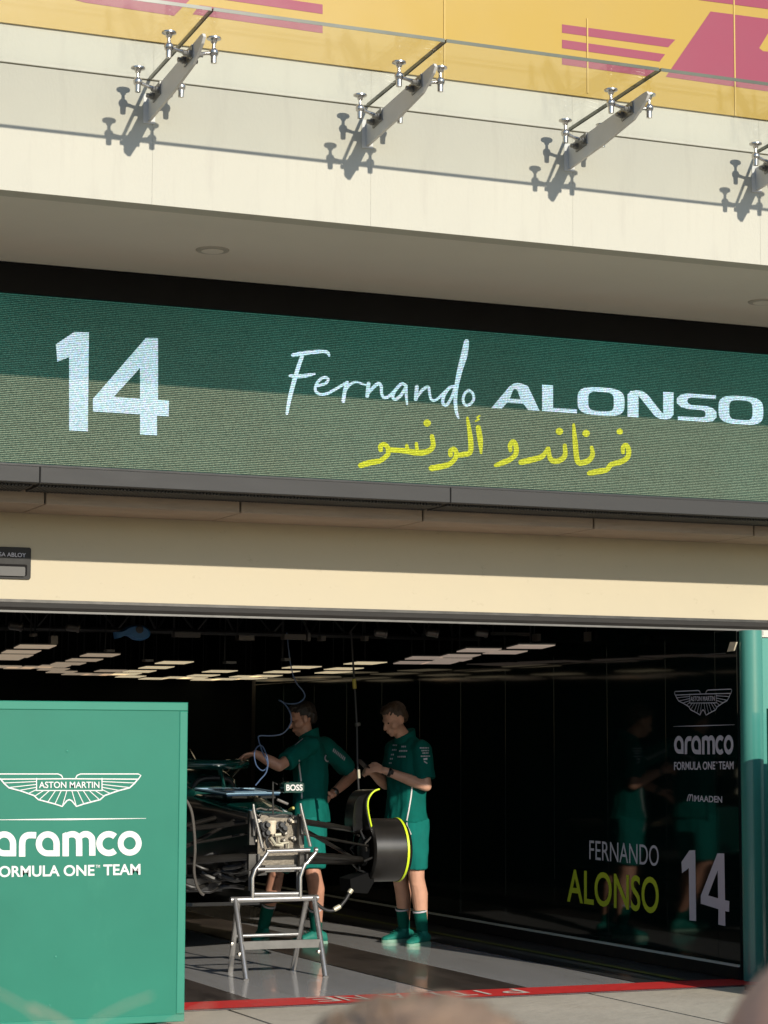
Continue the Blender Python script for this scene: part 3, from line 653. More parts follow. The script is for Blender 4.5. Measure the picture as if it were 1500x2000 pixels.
def gantry_(y, z, label):
    G = empty('lighting_gantry', (4, y, z)); tag(G, label, 'gantry')
    for dz, dy in ((0, 0), (.22, -.1), (.22, .1)): MB().tube([(-2.9, y+dy, z+dz), (X_W-.05, y+dy, z+dz)], .022, 8).build('chord', 'black', G)
    br = MB()
    for k in range(34):
        x = -2.7+k*.31; s = .1 if k % 2 else -.1
        br.tube([(x, y, z), (x+.155, y+s, z+.22), (x+.31, y, z)], .01, 6)
    br = br.build('lattice', 'black', G); tag(br, kind='stuff')
    for x in (-2, 1, 4, 7): MB().tube([(x, y, z+.2), (x, y, 2.86)], .012, 6).build('hanger', 'black', G)
gantry_(14.3, 2.36, 'black lattice gantry just inside the raised door'); gantry_(16.4, 2.34, 'black lattice gantry above the two crew members')
for n_, (px, py) in enumerate(((30, 1218), (142, 1221), (742, 1232), (842, 1232), (938, 1232))):
    c = at(px, py, Y=14.05)
    R = empty('spotlight', tuple(c)); tag(R, 'small black spotlight clamped to the gantry inside the door', 'spotlight', 'spotlights on the gantry')
    MB().lathe(c+Vector((-.05, -.02, -.01)), (1, -.2, -.1), [(0, .018), (.01, .028), (.07, .03), (.072, .034), (.085, .034)], 14).build('lamp_body', 'dark_steel', R, True)
    MB().lathe(c+Vector((.036, -.037, -.0186)), (1, -.2, -.1), [(0, .03), (.003, .02)], 14).build('lens', 'alloy', R)
    MB().tube([c, c+Vector((0, .1, .12)), c+Vector((0, .25, .16))], .009, 8).build('yoke', 'dark_steel', R)
R = empty('cable_tray', (4, 13.6, 2.3)); tag(R, 'dark cable tray with junction boxes just behind the raised door', 'cable tray')
MB().box((-2.8, 13.52, 2.385), (X_W-.1, 13.64, 2.395)).build('tray_base', 'black', R)
for yy in (13.515, 13.6405): MB().box((-2.8, yy, 2.36), (X_W-.1, yy+.004, 2.42)).build('tray_side', 'black', R)
for x, y, w_, h_ in ((480, 1246, 30, 9), (575, 1244, 42, 9), (602, 1244, 6, 16), (365, 1240, 50, 8), (630, 1247, 9, 9), (714, 1247, 7, 9), (560, 1288, 12, 5), (66, 1240, 10, 5), (105, 1250, 14, 16), (215, 1271, 16, 4), (290, 1290, 16, 4), (450, 1294, 20, 4), (1000, 1238, 70, 4), (1150, 1243, 5, 18), (1050, 1245, 8, 14), (1252, 1243, 5, 18)):
    a, b_ = at(x-w_/2, y+h_/2, Y=14.6), at(x+w_/2, y-h_/2, Y=14.6); MB().box((a.x, 14.58, a.z), (b_.x, 14.66, b_.z)).build('junction_box', random.choice(['hose_grey', 'dark_steel', 'handle_grey']), R)
    MB().tube([(a.x, 14.62, b_.z), (a.x+.02, 14.62, 2.86)], .004, 6).build('drop_wire', 'black', R)
# blue air duct hanging under the ceiling
R = empty('air_blower', tuple(at(258, 1237, Y=14.1))); tag(R, 'blue air blower with round intake hanging inside the door', 'blower')
fb = lambda x, y: at(x/3.75, 1180+y/3.75, Y=14.1)
out = spline([(830, 205, 0), (880, 195, 0), (930, 165, 0), (1000, 150, 0), (1060, 165, 0), (1095, 205, 0), (1085, 245, 0), (1040, 265, 0), (985, 262, 0), (940, 235, 0), (890, 235, 0), (840, 255, 0)], 4)
mb = MB(); P = [fb(p.x, p.y) for p in out]; cen = sum(P, Vector())/len(P)
mb.loft([[cen+(q-cen)*k+Vector((0, d, 0)) for q in P] for k, d in ((.8, -.05), (.95, -.035), (1, 0), (.95, .035), (.8, .05))]); mb.build('blower_body', 'blue_fabric', R, True)
MB().lathe(fb(1005, 188)+Vector((0, -.051, 0)), (0, -1, 0), [(0, .024), (.004, .026), (.006, .015)], 18).build('intake', 'black', R)
MB().tube([cen+Vector((0, 0, .02)), cen+Vector((.02, .05, .3)), cen+Vector((.05, .2, .62))], .012, 8).build('hanger', 'black', R)

# ================================================================== RACING CAR (nose off, on a trestle)
CX = 5.25
C = empty('racing_car', (CX, 16, 0)); tag(C, 'dark green single-seater race car with nose and wheels removed, up on a trestle', 'race car')
def ring(x, y, hw, z0, z1, r=.35, n=20, ex=4.):
    cz, hh = (z0+z1)/2, (z1-z0)/2; o = []
    for k in range(n):
        t = 2*math.pi*k/n; a, b_ = math.cos(t), math.sin(t); o.append((x+hw*math.copysign(abs(a)**(2/ex), a), y, cz+hh*math.copysign(abs(b_)**(2/ex), b_)))
    return o
MB().loft([ring(CX, 14.215, .165, .69, 1.03), ring(CX, 14.5, .185, .66, 1.05), ring(CX, 14.9, .22, .60, 1.09), ring(CX, 15.4, .29, .52, 1.12), ring(CX, 15.9, .33, .48, 1.14), ring(CX, 16.5, .36, .46, 1.12)]).build('monocoque', 'carbon', C, True)
MB().loft([ring(CX, 14.30, .12, 1.0, 1.045), ring(CX, 14.9, .19, 1.05, 1.105), ring(CX, 15.3, .25, 1.1, 1.145)]).build('chassis_cover', 'car_green', C, True)
MB().loft([ring(CX, 16.4, .27, .7, 1.35, ex=2.6), ring(CX, 16.6, .22, .7, 1.52, ex=2.4), ring(CX, 17.2, .24, .6, 1.42, ex=2.4), ring(CX, 18.2, .16, .5, 1.08, ex=2.4), ring(CX, 18.8, .08, .5, .8, ex=2.4)]).build('engine_cover', 'car_green', C, True)
for s in (-1, 1):
    MB().loft([ring(CX+s*.55, 16.0, .22, .62, 1.0, ex=3), ring(CX+s*.57, 16.3, .25, .5, 1.02, ex=3), ring(CX+s*.5, 17.2, .25, .46, .85, ex=3), ring(CX+s*.3, 18.3, .14, .44, .62, ex=3)]).build('sidepod', 'car_green', C, True)
MB().loft([[(CX-a, y, .36), (CX+a, y, .36), (CX+a, y, .385), (CX-a, y, .385)] for y, a in ((15.3, .25), (15.7, .72), (18.6, .70))]).build('floor_plank', 'carbon', C)
MB().loft([ring(CX, 15.56, .16, 1.06, 1.19, ex=2.6), ring(CX, 15.72, .23, 1.02, 1.28, ex=2.8), ring(CX, 15.95, .265, 1.0, 1.325, ex=3), ring(CX, 16.45, .28, 1.0, 1.335, ex=3)]).build('cockpit_surround', 'car_green', C, True)
# halo and cockpit
hb = [(CX, 15.35, 1.12), (CX, 15.42, 1.25), (CX, 15.50, 1.335)]
MB().tube(hb, [.022, .02, .028], 12, flat=((1, 0, 0), .7)).build('halo_pillar', 'car_green', C, True)
MB().tube(spline([(CX-.36, 16.45, 1.22), (CX-.36, 16.1, 1.33), (CX-.27, 15.7, 1.35), (CX, 15.48, 1.345), (CX+.27, 15.7, 1.35), (CX+.36, 16.1, 1.33), (CX+.36, 16.45, 1.22)], 6), .036, 12).build('halo_hoop', 'car_green', C, True)
MB().lathe((CX, 16.25, 1.12), (0, -.3, 1), [(0, .13), (.12, .15), (.2, .12), (.23, .05)], 20).build('headrest', 'black', C, True)
MB().tube(spline([(CX-.16, 15.62, 1.16), (CX-.1, 15.6, 1.24), (CX+.1, 15.6, 1.24), (CX+.16, 15.62, 1.16)], 5), .018, 10).build('steering_wheel', 'black', C, True)
# front bulkhead and its fittings
BK = MB().prism([(CX+x, 14.20, z) for x, z in ((-.15, .70), (.15, .70), (.163, .76), (.163, .97), (.14, 1.025), (.05, 1.005), (-.05, 1.01), (-.14, 1.03), (-.163, .97), (-.163, .76))], (0, .014, 0)).build('bulkhead', 'bulkhead', C)
def p8(x, y, Y=14.15): return at(460+x/6.667, 1500+y/6.667, Y=Y)
c = p8(468, 860); h = p8(468, 690).z-c.z
MB().lathe(c, (0, 0, 1), [(0, .026), (.02, .030), (h*.72, .030), (h*.74, .033), (h*.80, .033), (h*.81, .029), (h*.86, .029), (h*.87, .034), (h, .034), (h+.004, .03)], 20).build('fluid_reservoir', 'cream_plastic', C, True)
for x, y, r in ((300, 705, .022), (640, 845, .016), (710, 675, .016), (765, 920, .018), (720, 910, .012), (620, 940, .014), (250, 945, .012)):
    MB().lathe(p8(x, y, 14.19), (0, -1, 0), [(0, r), (.014, r), (.018, r*.6), (.026, r*.55)], 14).build('fitting', 'alloy', C, True)
MB().box(p8(735, 715, 14.16), p8(800, 680, 14.19)).build('sensor_box', 'cream_plastic', C)
for x, y in ((380, 760), (560, 760), (600, 800), (380, 860)):
    q = p8(x, y, 14.17); MB().lathe(q, (.1, -1, .2), [(-.02, .028), (.03, .030), (.034, .02), (.06, .016)], 14).build('cylinder_body', 'hose_black', C, True)
MB().tube([p8(455, 900), p8(520, 1000), p8(620, 1010)], .011, 8).build('lever', 'connector', C)
MB().tube([p8(555, 880), p8(565, 970), p8(600, 985), p8(690, 970), p8(685, 1050)], .0085, 8).build('lever', 'connector', C)
MB().tube([p8(510, 875, 14.13), p8(590, 868, 14.13)], .012, 8).build('lever', 'connector', C)
for pts in ([(270, 540), (330, 525), (400, 545), (520, 540), (610, 570)], [(250, 600), (340, 640), (370, 620), (480, 630), (600, 610), (730, 625)]):
    MB().tube(spline([p8(x, y, 14.22) for x, y in pts], 4), .006, 8).build('cable', 'hose_grey', C, True)
for pts in ([(440, 860), (350, 800), (330, 700)], [(520, 800), (620, 740), (650, 700)], [(430, 880), (400, 960), (430, 1040)]):
    MB().tube(spline([p8(x, y, 14.14) for x, y in pts], 4), .009, 8).build('cable', 'hose_black', C, True)
MB().lathe(p8(735, 530, 14.3), (0, -1, .2), [(-.05, .01), (.02, .012), (.03, .008)], 12).build('damper_cap', 'hose_yellow', C, True)
MB().tube([p8(540, 410, 14.25), p8(680, 470, 14.25)], .010, 8).build('strut_bar', 'alloy', C)
MB().box((CX-.12, 14.17, .655), (CX+.14, 14.19, .70)).build('skid_block', 'alu_trim', C)
MB().tube([p8(488, 605), p8(488, 180), p8(545, 215)], [.007, .006, .005], 8).build('gauge_post', 'dark_steel', C)
# mirror
for s in (1,):
    xm = CX+s*.40
    q = MB().loft([ring(xm+s*.0, 15.02, .075, 1.155, 1.225, ex=6), ring(xm, 15.06, .085, 1.15, 1.232, ex=6), ring(xm, 15.12, .075, 1.16, 1.222, ex=6)]).build('mirror', 'car_green', C, True)
    MB().tube([(xm-s*.08, 15.08, 1.17), (CX+s*.24, 15.10, 1.14), (CX+s*.2, 15.12, 1.1)], .009, 8).build('mirror_stay', 'carbon', q)
    f = Flat(lambda x, y: (Vector((x, 15.019, y)), Vector((0, -1, 0))), .002); f.text('BOSS', (xm-.062, 1.212), (xm+.062, 1.212), (xm-.062, 1.168), (xm+.062, 1.168), .03); f.build('mirror_lettering', 'white_print', q)
# suspension and brake drums, both sides
AY = 14.62
for s in (1, -1):
    hx = CX+s*.785; AZ = .765
    def arm(a, b_, r, m='carbon_worn', nm='wishbone_arm'): MB().tube([a, Vector(a).lerp(Vector(b_), .5), b_], [r*.9, r, r*.8], 10, flat=((0, 1, 0), 1.7)).build(nm, m, C, True)
    arm((CX+s*.17, 14.27, .985), (hx-s*.05, AY, .90), .019); arm((CX+s*.19, 14.95, .99), (hx-s*.05, AY, .895), .018)
    arm((CX+s*.16, 14.24, .76), (hx-s*.02, AY, .70), .027); arm((CX+s*.2, 15.0, .69), (hx-s*.02, AY+.03, .685), .024)
    arm((CX+s*.19, 14.6, .98), (hx-s*.10, AY+.02, .72), .014, nm='push_rod'); arm((CX+s*.18, 14.36, .90), (hx-s*.04, AY-.12, .80), .010, nm='track_rod')
    DR = MB(); Rr, n = .218, 40
    prof = [(0, Rr*.93), (.012, Rr), (.05, Rr*1.0), (.235, Rr*1.0), (.238, Rr*1.012), (.252, Rr*1.012), (.27, Rr*.985), (.285, Rr*.9), (.285, .06), (.26, .055), (.25, Rr*.86), (.03, Rr*.86), (.0, Rr*.88)]
    dr = DR.lathe((hx-s*.02, AY, AZ), (s, 0, 0), prof, n).build('brake_drum', 'carbon_worn', C, True)
    MB().lathe((hx-s*.02, AY, AZ), (s, 0, 0), [(.2385, Rr*1.0125), (.239, Rr*1.021), (.2545, Rr*1.021), (.2555, Rr*1.0125)], n).build('yellow_band', 'lime', dr, True)
    MB().lathe((hx+s*.265, AY, AZ), (s, 0, 0), [(0, .04), (.03, .035), (.035, .045), (.05, .042), (.06, .02)], 14).build('wheel_nut', 'car_green', dr, True)
    MB().lathe((hx-s*.03, AY, AZ), (s, 0, 0), [(-.02, .05), (.0, .09), (.03, .15), (.05, .15), (.06, .05)], 24).build('upright', 'hose_black', dr, True)
    for k in range(7):
        t = k*.9; MB().tube([(hx-s*.04, AY-.1*math.cos(t), AZ+.1*math.sin(t)), (hx-s*.06, AY-.14*math.cos(t+.4), AZ+.14*math.sin(t+.4)), (hx-s*.0, AY-.18*math.cos(t+.7), AZ+.18*math.sin(t+.7))], .008, 8).build('duct_pipe', 'hose_black' if k % 2 else 'dark_steel', dr, True)
    # wake-deflector winglet with lime edge
    def wp(px, py):
        q = at(px, py, Y=AY-.12); return Vector((CX+s*(q.x-CX), q.y, q.z))
    edge = spline([wp(x, y) for x, y in ((741, 1541), (731, 1545), (722, 1555), (718, 1568), (719, 1585), (723, 1605), (727, 1622))], 5)
    wl = MB(); m_ = len(edge); back = [p+Vector((-s*.02, .30, -.01)) for p in edge]
    wl.add(edge+[p+Vector((-s*.012, 0, .0)) for p in edge]+back+[p+Vector((-s*.012, 0, 0)) for p in back], [])
    for i in range(m_-1): wl.f += [(i, i+1, 2*m_+i+1, 2*m_+i), (m_+i, 3*m_+i, 3*m_+i+1, m_+i+1), (i, m_+i, m_+i+1, i+1)]
    wg = wl.build('winglet', 'carbon', C, True)
    lo = spline([wp(x, y) for x, y in ((700, 1556), (693, 1570), (689, 1600), (690, 1625))], 4)
    MB().add([p for p in lo]+[p+Vector((s*.09, .05, .02)) for p in lo]+[p+Vector((s*.02, .2, 0)) for p in lo], [(i, i+1, len(lo)+i+1, len(lo)+i) for i in range(len(lo)-1)]+[(i, i+1, 2*len(lo)+i+1, 2*len(lo)+i) for i in range(len(lo)-1)]).build('duct_scoop', 'carbon', C, True)
    MB().tube([p+Vector((0, -.004, 0)) for p in edge], [.004]+[.0062]*(m_-2)+[.004], 8).build('yellow_edge', 'lime', wg, True)
    MB().prism([Vector((hx-s*.16, AY-.1, AZ-.19)), Vector((hx+s*.0, AY-.1, AZ-.14)), Vector((hx+s*.02, AY-.1, AZ-.21)), Vector((hx-s*.03, AY-.1, AZ-.29)), Vector((hx-s*.15, AY-.1, AZ-.28))], (0, .2, 0)).build('brake_duct', 'ceiling_black', C)
# rear axle on its drums
for s in (1, -1):
    MB().lathe((CX+s*.62, 18.1, .62), (s, 0, 0), [(0, .2), (.02, .22), (.28, .22), (.3, .18), (.3, .05)], 32).build('brake_drum', 'carbon_worn', C, True)
    MB().tube([(CX+s*.1, 18.1, .62), (CX+s*.64, 18.1, .62)], .03, 10).build('drive_shaft', 'dark_steel', C, True)
# under-tray clutter below the front of the tub
for k in range(14):
    x = CX-.62+random.random()*.5; y = 14.5+random.random()*.5; z = .50+random.random()*.24
    MB().tube(spline([(x, y, z), (x+.1, y-.03, z+random.uniform(-.05, .05)), (x+.22, y+.02, z+random.uniform(-.06, .06))], 4), random.uniform(.008, .02), 8).build('duct_pipe', random.choice(['hose_black', 'carbon', 'carbon_worn']), C, True)
for a, b_ in (((4.62, 14.8, .52), (4.80, 15.0, .70)), ((4.75, 14.7, .50), (5.02, 15.0, .60))): MB().bevbox(a, b_, .01).build('bargeboard_box', 'carbon', C)

# ------------------------------------------------------------------ trestle under the nose
T = empty('service_trestle', (5.16, 14.07, 0)); tag(T, 'polished steel trestle with splayed legs carrying the front of the race car', 'trestle')
zt_ = .488
MB().tube([(4.855, 14.07, zt_), (5.465, 14.07, zt_)], .0195, 16).build('top_bar', 'steel', T, True)
ft_ = [((4.92, 14.05, zt_-.01), (4.985, 13.80, 0)), ((5.41, 14.05, zt_-.01), (5.535, 13.80, 0)), ((4.935, 14.09, zt_-.01), (4.905, 14.34, 0)), ((5.385, 14.09, zt_-.01), (5.31, 14.34, 0))]
ft_ = [((4.885, 14.06, zt_), at(481, 1914, Z=0)), ((5.435, 14.06, zt_), at(636, 1908, Z=0)), ((4.915, 14.09, zt_), at(450, 1899, Z=0)), ((5.395, 14.09, zt_), at(572, 1894, Z=0))]
for a, b_ in ft_: MB().tube([a, b_], .0185, 14).build('leg', 'steel', T, True)
m0, m1 = Vector(ft_[0][0]).lerp(Vector(ft_[0][1]), .585), Vector(ft_[1][0]).lerp(Vector(ft_[1][1]), .585)
MB().box((m0.x-.0, m0.y-.012, m0.z-.022), (m1.x, m0.y+.012, m0.z+.03)).build('front_rail', 'alu_trim', T)
m2, m3 = Vector(ft_[2][0]).lerp(Vector(ft_[2][1]), .5), Vector(ft_[3][0]).lerp(Vector(ft_[3][1]), .5)
MB().tube([m2, m3], .012, 10).build('rear_rail', 'steel', T, True)
for a in (m0, m1, m2): MB().lathe(a+Vector((-.02, 0, -.05)), (0, -1, 0), [(-.02, .008), (.02, .012), (.03, .012), (.032, .004)], 10).build('clamp_bolt', 'alloy', T, True)
def tq(x, y): return at(460+x/6.667, 1500+y/6.667, Y=14.06)
def bar(pts, r, m='steel', nm='frame_bar'): MB().tube([tq(x, y) for x, y in pts], r, 12).build(nm, m, T, True)
bar([(222, 1700), (222, 1430), (258, 1320), (300, 1270), (420, 1100)], .013); bar([(845, 1690), (845, 1420), (880, 1310), (905, 1250), (930, 1240), (1048, 1090)], .013)
bar([(240, 1640), (815, 1632)], .012); bar([(285, 1318), (855, 1305)], .013); bar([(405, 1083), (965, 1066)], .014); bar([(1030, 1066), (1062, 1066)], .018)
bar([(232, 470), (240, 560), (350, 1040)], [.008, .011, .012]); bar([(845, 460), (860, 550), (975, 1020)], [.008, .011, .012])
for x, y0, y1 in ((240, 660, 880), (868, 620, 860), (305, 1120, 1260), (932, 1120, 1225), (185, 1340, 1600), (808, 1330, 1590)):
    MB().tube([at(460+x/6.667, 1500+y0/6.667, Y=14.10), at(460+x/6.667, 1500+y1/6.667, Y=14.10)], .010, 10).build('pin', 'alu_trim', T, True)
for x0, x1, y0, y1 in ((175, 260, 560, 1000), (165, 270, 1120, 1330), (830, 900, 1100, 1300), (820, 890, 600, 1000)):
    a, b_ = at(460+x0/6.667, 1500+y1/6.667, Y=14.13), at(460+x1/6.667, 1500+y0/6.667, Y=14.13); MB().box((a.x, 14.12, a.z), (b_.x, 14.16, b_.z)).build('clamp_block', 'dark_steel', T)

# ------------------------------------------------------------------ tray with papers lying on the car, hoses and cables
R = empty('work_tray', (5.2, 14.9, 1.15)); tag(R, 'flat dark tray with pale blue rim lying on the car before the cockpit', 'tray')
tp = [at(381, 1541, Y=15.30), at(444, 1551, Y=14.62), at(546, 1549, Y=14.70), at(498, 1541, Y=15.32)]
zc = [1.165, 1.160, 1.160, 1.168]
MB().prism(tp, (0, 0, -.014)).build('tray_base', 'tray_top', R)
for i in range(4):
    a, b_ = tp[i], tp[(i+1) % 4]; MB().tube([a+Vector((0, 0, .002)), b_+Vector((0, 0, .002))], .006, 8).build('tray_rim', 'tray_edge', R, True)
cn = sum(tp, Vector())/4
MB().prism([cn.lerp(p, .62)+Vector((.02, 0, .004)) for p in tp], (0, 0, .003)).build('sheet', 'tray_edge', R)
MB().prism([cn.lerp(p, .55)+Vector((-.05, 0, .009)) for p in tp], (0, 0, .004)).build('tablet', 'tray_top', R)
for px in ((465, 1556), (520, 1556)): MB().box(at(px[0]-11, px[1]+3, Y=14.75), at(px[0]+13, px[1]-2, Y=14.80)).build('tray_foot', 'alu_trim', R)
def hose(name, label, cat, pix, Y, r, m, n=5):
    pts = spline([at(x, y, Y=Y+(q[0] if q else 0)) for x, y, *q in pix], n)
    o = MB().tube(pts, r, 8).build(name, m, None, True); tag(o, label, cat); return o
hose('air_hose', 'thin blue air hose looping from the gantry down to the tray', 'hose', [(560, 1235), (568, 1300), (578, 1332), (592, 1350), (595, 1362), (582, 1373), (560, 1374), (545, 1368, -.04), (553, 1372, -.08), (566, 1390), (568, 1412), (553, 1432), (530, 1437), (508, 1437), (505, 1444), (513, 1470, .03), (521, 1485, .06), (522, 1498, .05), (512, 1505, 0), (500, 1493, -.04), (497, 1470, -.05), (505, 1457, -.02), (514, 1460, .02), (523, 1485), (520, 1508), (508, 1523), (499, 1534)], 14.95, .0045, 'hose_blue', 6)
R = empty('drop_cable', tuple(at(697, 1330, Y=15.2))); tag(R, 'black drop cable with yellow grips hanging beside the brake drum', 'cable')
MB().tube(spline([at(x, y, Y=15.2) for x, y in ((686, 1235), (690, 1300), (693, 1345), (697, 1420), (698, 1480), (700, 1530), (701, 1548))], 4), .008, 8).build('cord', 'hose_black', R, True)
for x, y0, y1, m, r in ((692, 1326, 1345, 'hose_yellow', .014), (700, 1503, 1520, 'connector', .012), (701, 1545, 1556, 'connector', .012), (698, 1412, 1418, 'hose_grey', .02)):
    MB().tube([at(x-1 if y0 == 1326 else x, y0, Y=15.2), at(x+1, y1, Y=15.2)], r, 10).build('grip', m, R, True)
R = empty('brake_bleed_hose', tuple(at(660, 1770, Y=14.5))); tag(R, 'short black hose with pale connectors hanging under the brake drum', 'hose')
MB().tube(spline([at(x, y, Y=14.52) for x, y in ((686, 1735), (682, 1745), (673, 1760), (660, 1774), (646, 1779), (630, 1774), (616, 1762))], 4), .012, 10).build('hose', 'hose_black', R, True)
for a, b_ in (((687, 1737), (682, 1744)), ((664, 1770), (652, 1777))): MB().tube([at(*a, Y=14.52), at(*b_, Y=14.52)], .017, 10).build('connector', 'connector', R, True)
hose('sensor_cable', 'grey cable hanging down the car beside the barrier board', 'cable', [(352, 1555), (364, 1564), (374, 1585), (379, 1620), (381, 1660), (379, 1700), (384, 1728), (392, 1743), (398, 1748)], 14.4, .010, 'hose_grey')

# ================================================================== PEOPLE
def volume(shapes):
    bm = bmesh.new()
    for sh in shapes:
        if sh[0] == 'cap':      # tapered capsule / flat-ended cone between two points
            _, a, b_, ra, rb, flat = sh; a, b_ = Vector(a), Vector(b_); d = (b_-a); L = d.length; d.normalize()
            x = Vector((0, 0, 1)) if abs(d.z) < .9 else Vector((1, 0, 0)); u = d.cross(x).normalized(); v = d.cross(u); n = 14; rows = []
            if not flat: prof = [(-ra*math.cos(t), ra*math.sin(t)) for t in (.15, .6, 1.1)]+[(0, ra), (L, rb)]+[(L+rb*math.sin(t), rb*math.cos(t)) for t in (.5, 1., 1.42)]
            else: prof = [(0, ra), (L, rb)]
            for h, r in prof: rows.append([bm.verts.new(a+d*h+(u*math.cos(2*math.pi*k/n)+v*math.sin(2*math.pi*k/n))*r) for k in range(n)])
        elif sh[0] == 'loft': rows = [[bm.verts.new(p) for p in rg] for rg in sh[1]]; n = len(rows[0])
        else:                   # ellipsoid: centre, axes matrix (3 columns scaled)
            _, c, ax = sh; c = Vector(c); n = 16; rows = []
            for i in range(1, 10):
                t = math.pi*i/10; rows.append([bm.verts.new(c+ax[0]*(math.sin(t)*math.cos(2*math.pi*k/n))+ax[1]*(math.sin(t)*math.sin(2*math.pi*k/n))+ax[2]*math.cos(t)) for k in range(n)])
        for i in range(len(rows)-1):
            for k in range(n): bm.faces.new((rows[i][k], rows[i][(k+1) % n], rows[i+1][(k+1) % n], rows[i+1][k]))
        bm.faces.new(rows[0][::-1]); bm.faces.new(rows[-1])
    bmesh.ops.recalc_face_normals(bm, faces=bm.faces)
    return bm
def skin_mesh(name, shapes, voxel, m, parent, smooth=3, wrinkle=0., wscale=(9, 9, 5)):
    bm = volume(shapes); me = bpy.data.meshes.new(name); bm.to_mesh(me); bm.free()
    o = bpy.data.objects.new(name, me); COL.objects.link(o)
    md = o.modifiers.new('r', 'REMESH'); md.mode = 'VOXEL'; md.voxel_size = voxel
    if smooth: ms = o.modifiers.new('s', 'SMOOTH'); ms.iterations = smooth; ms.factor = .5
    dg = bpy.context.evaluated_depsgraph_get(); me2 = bpy.data.meshes.new_from_object(o.evaluated_get(dg)); bpy.data.objects.remove(o); bpy.data.meshes.remove(me)
    me2.name = name
    if wrinkle:
        nm = [v.normal.copy() for v in me2.vertices]
        for v, n_ in zip(me2.vertices, nm):
            p = v.co; q = Vector((p.x*wscale[0], p.y*wscale[1], p.z*wscale[2])); v.co = p+n_*(noise.noise(q)*wrinkle+noise.noise(q*2.3)*wrinkle*.5)
    me2.polygons.foreach_set('use_smooth', [True]*len(me2.polygons))
    return link(name, me2, m, parent)

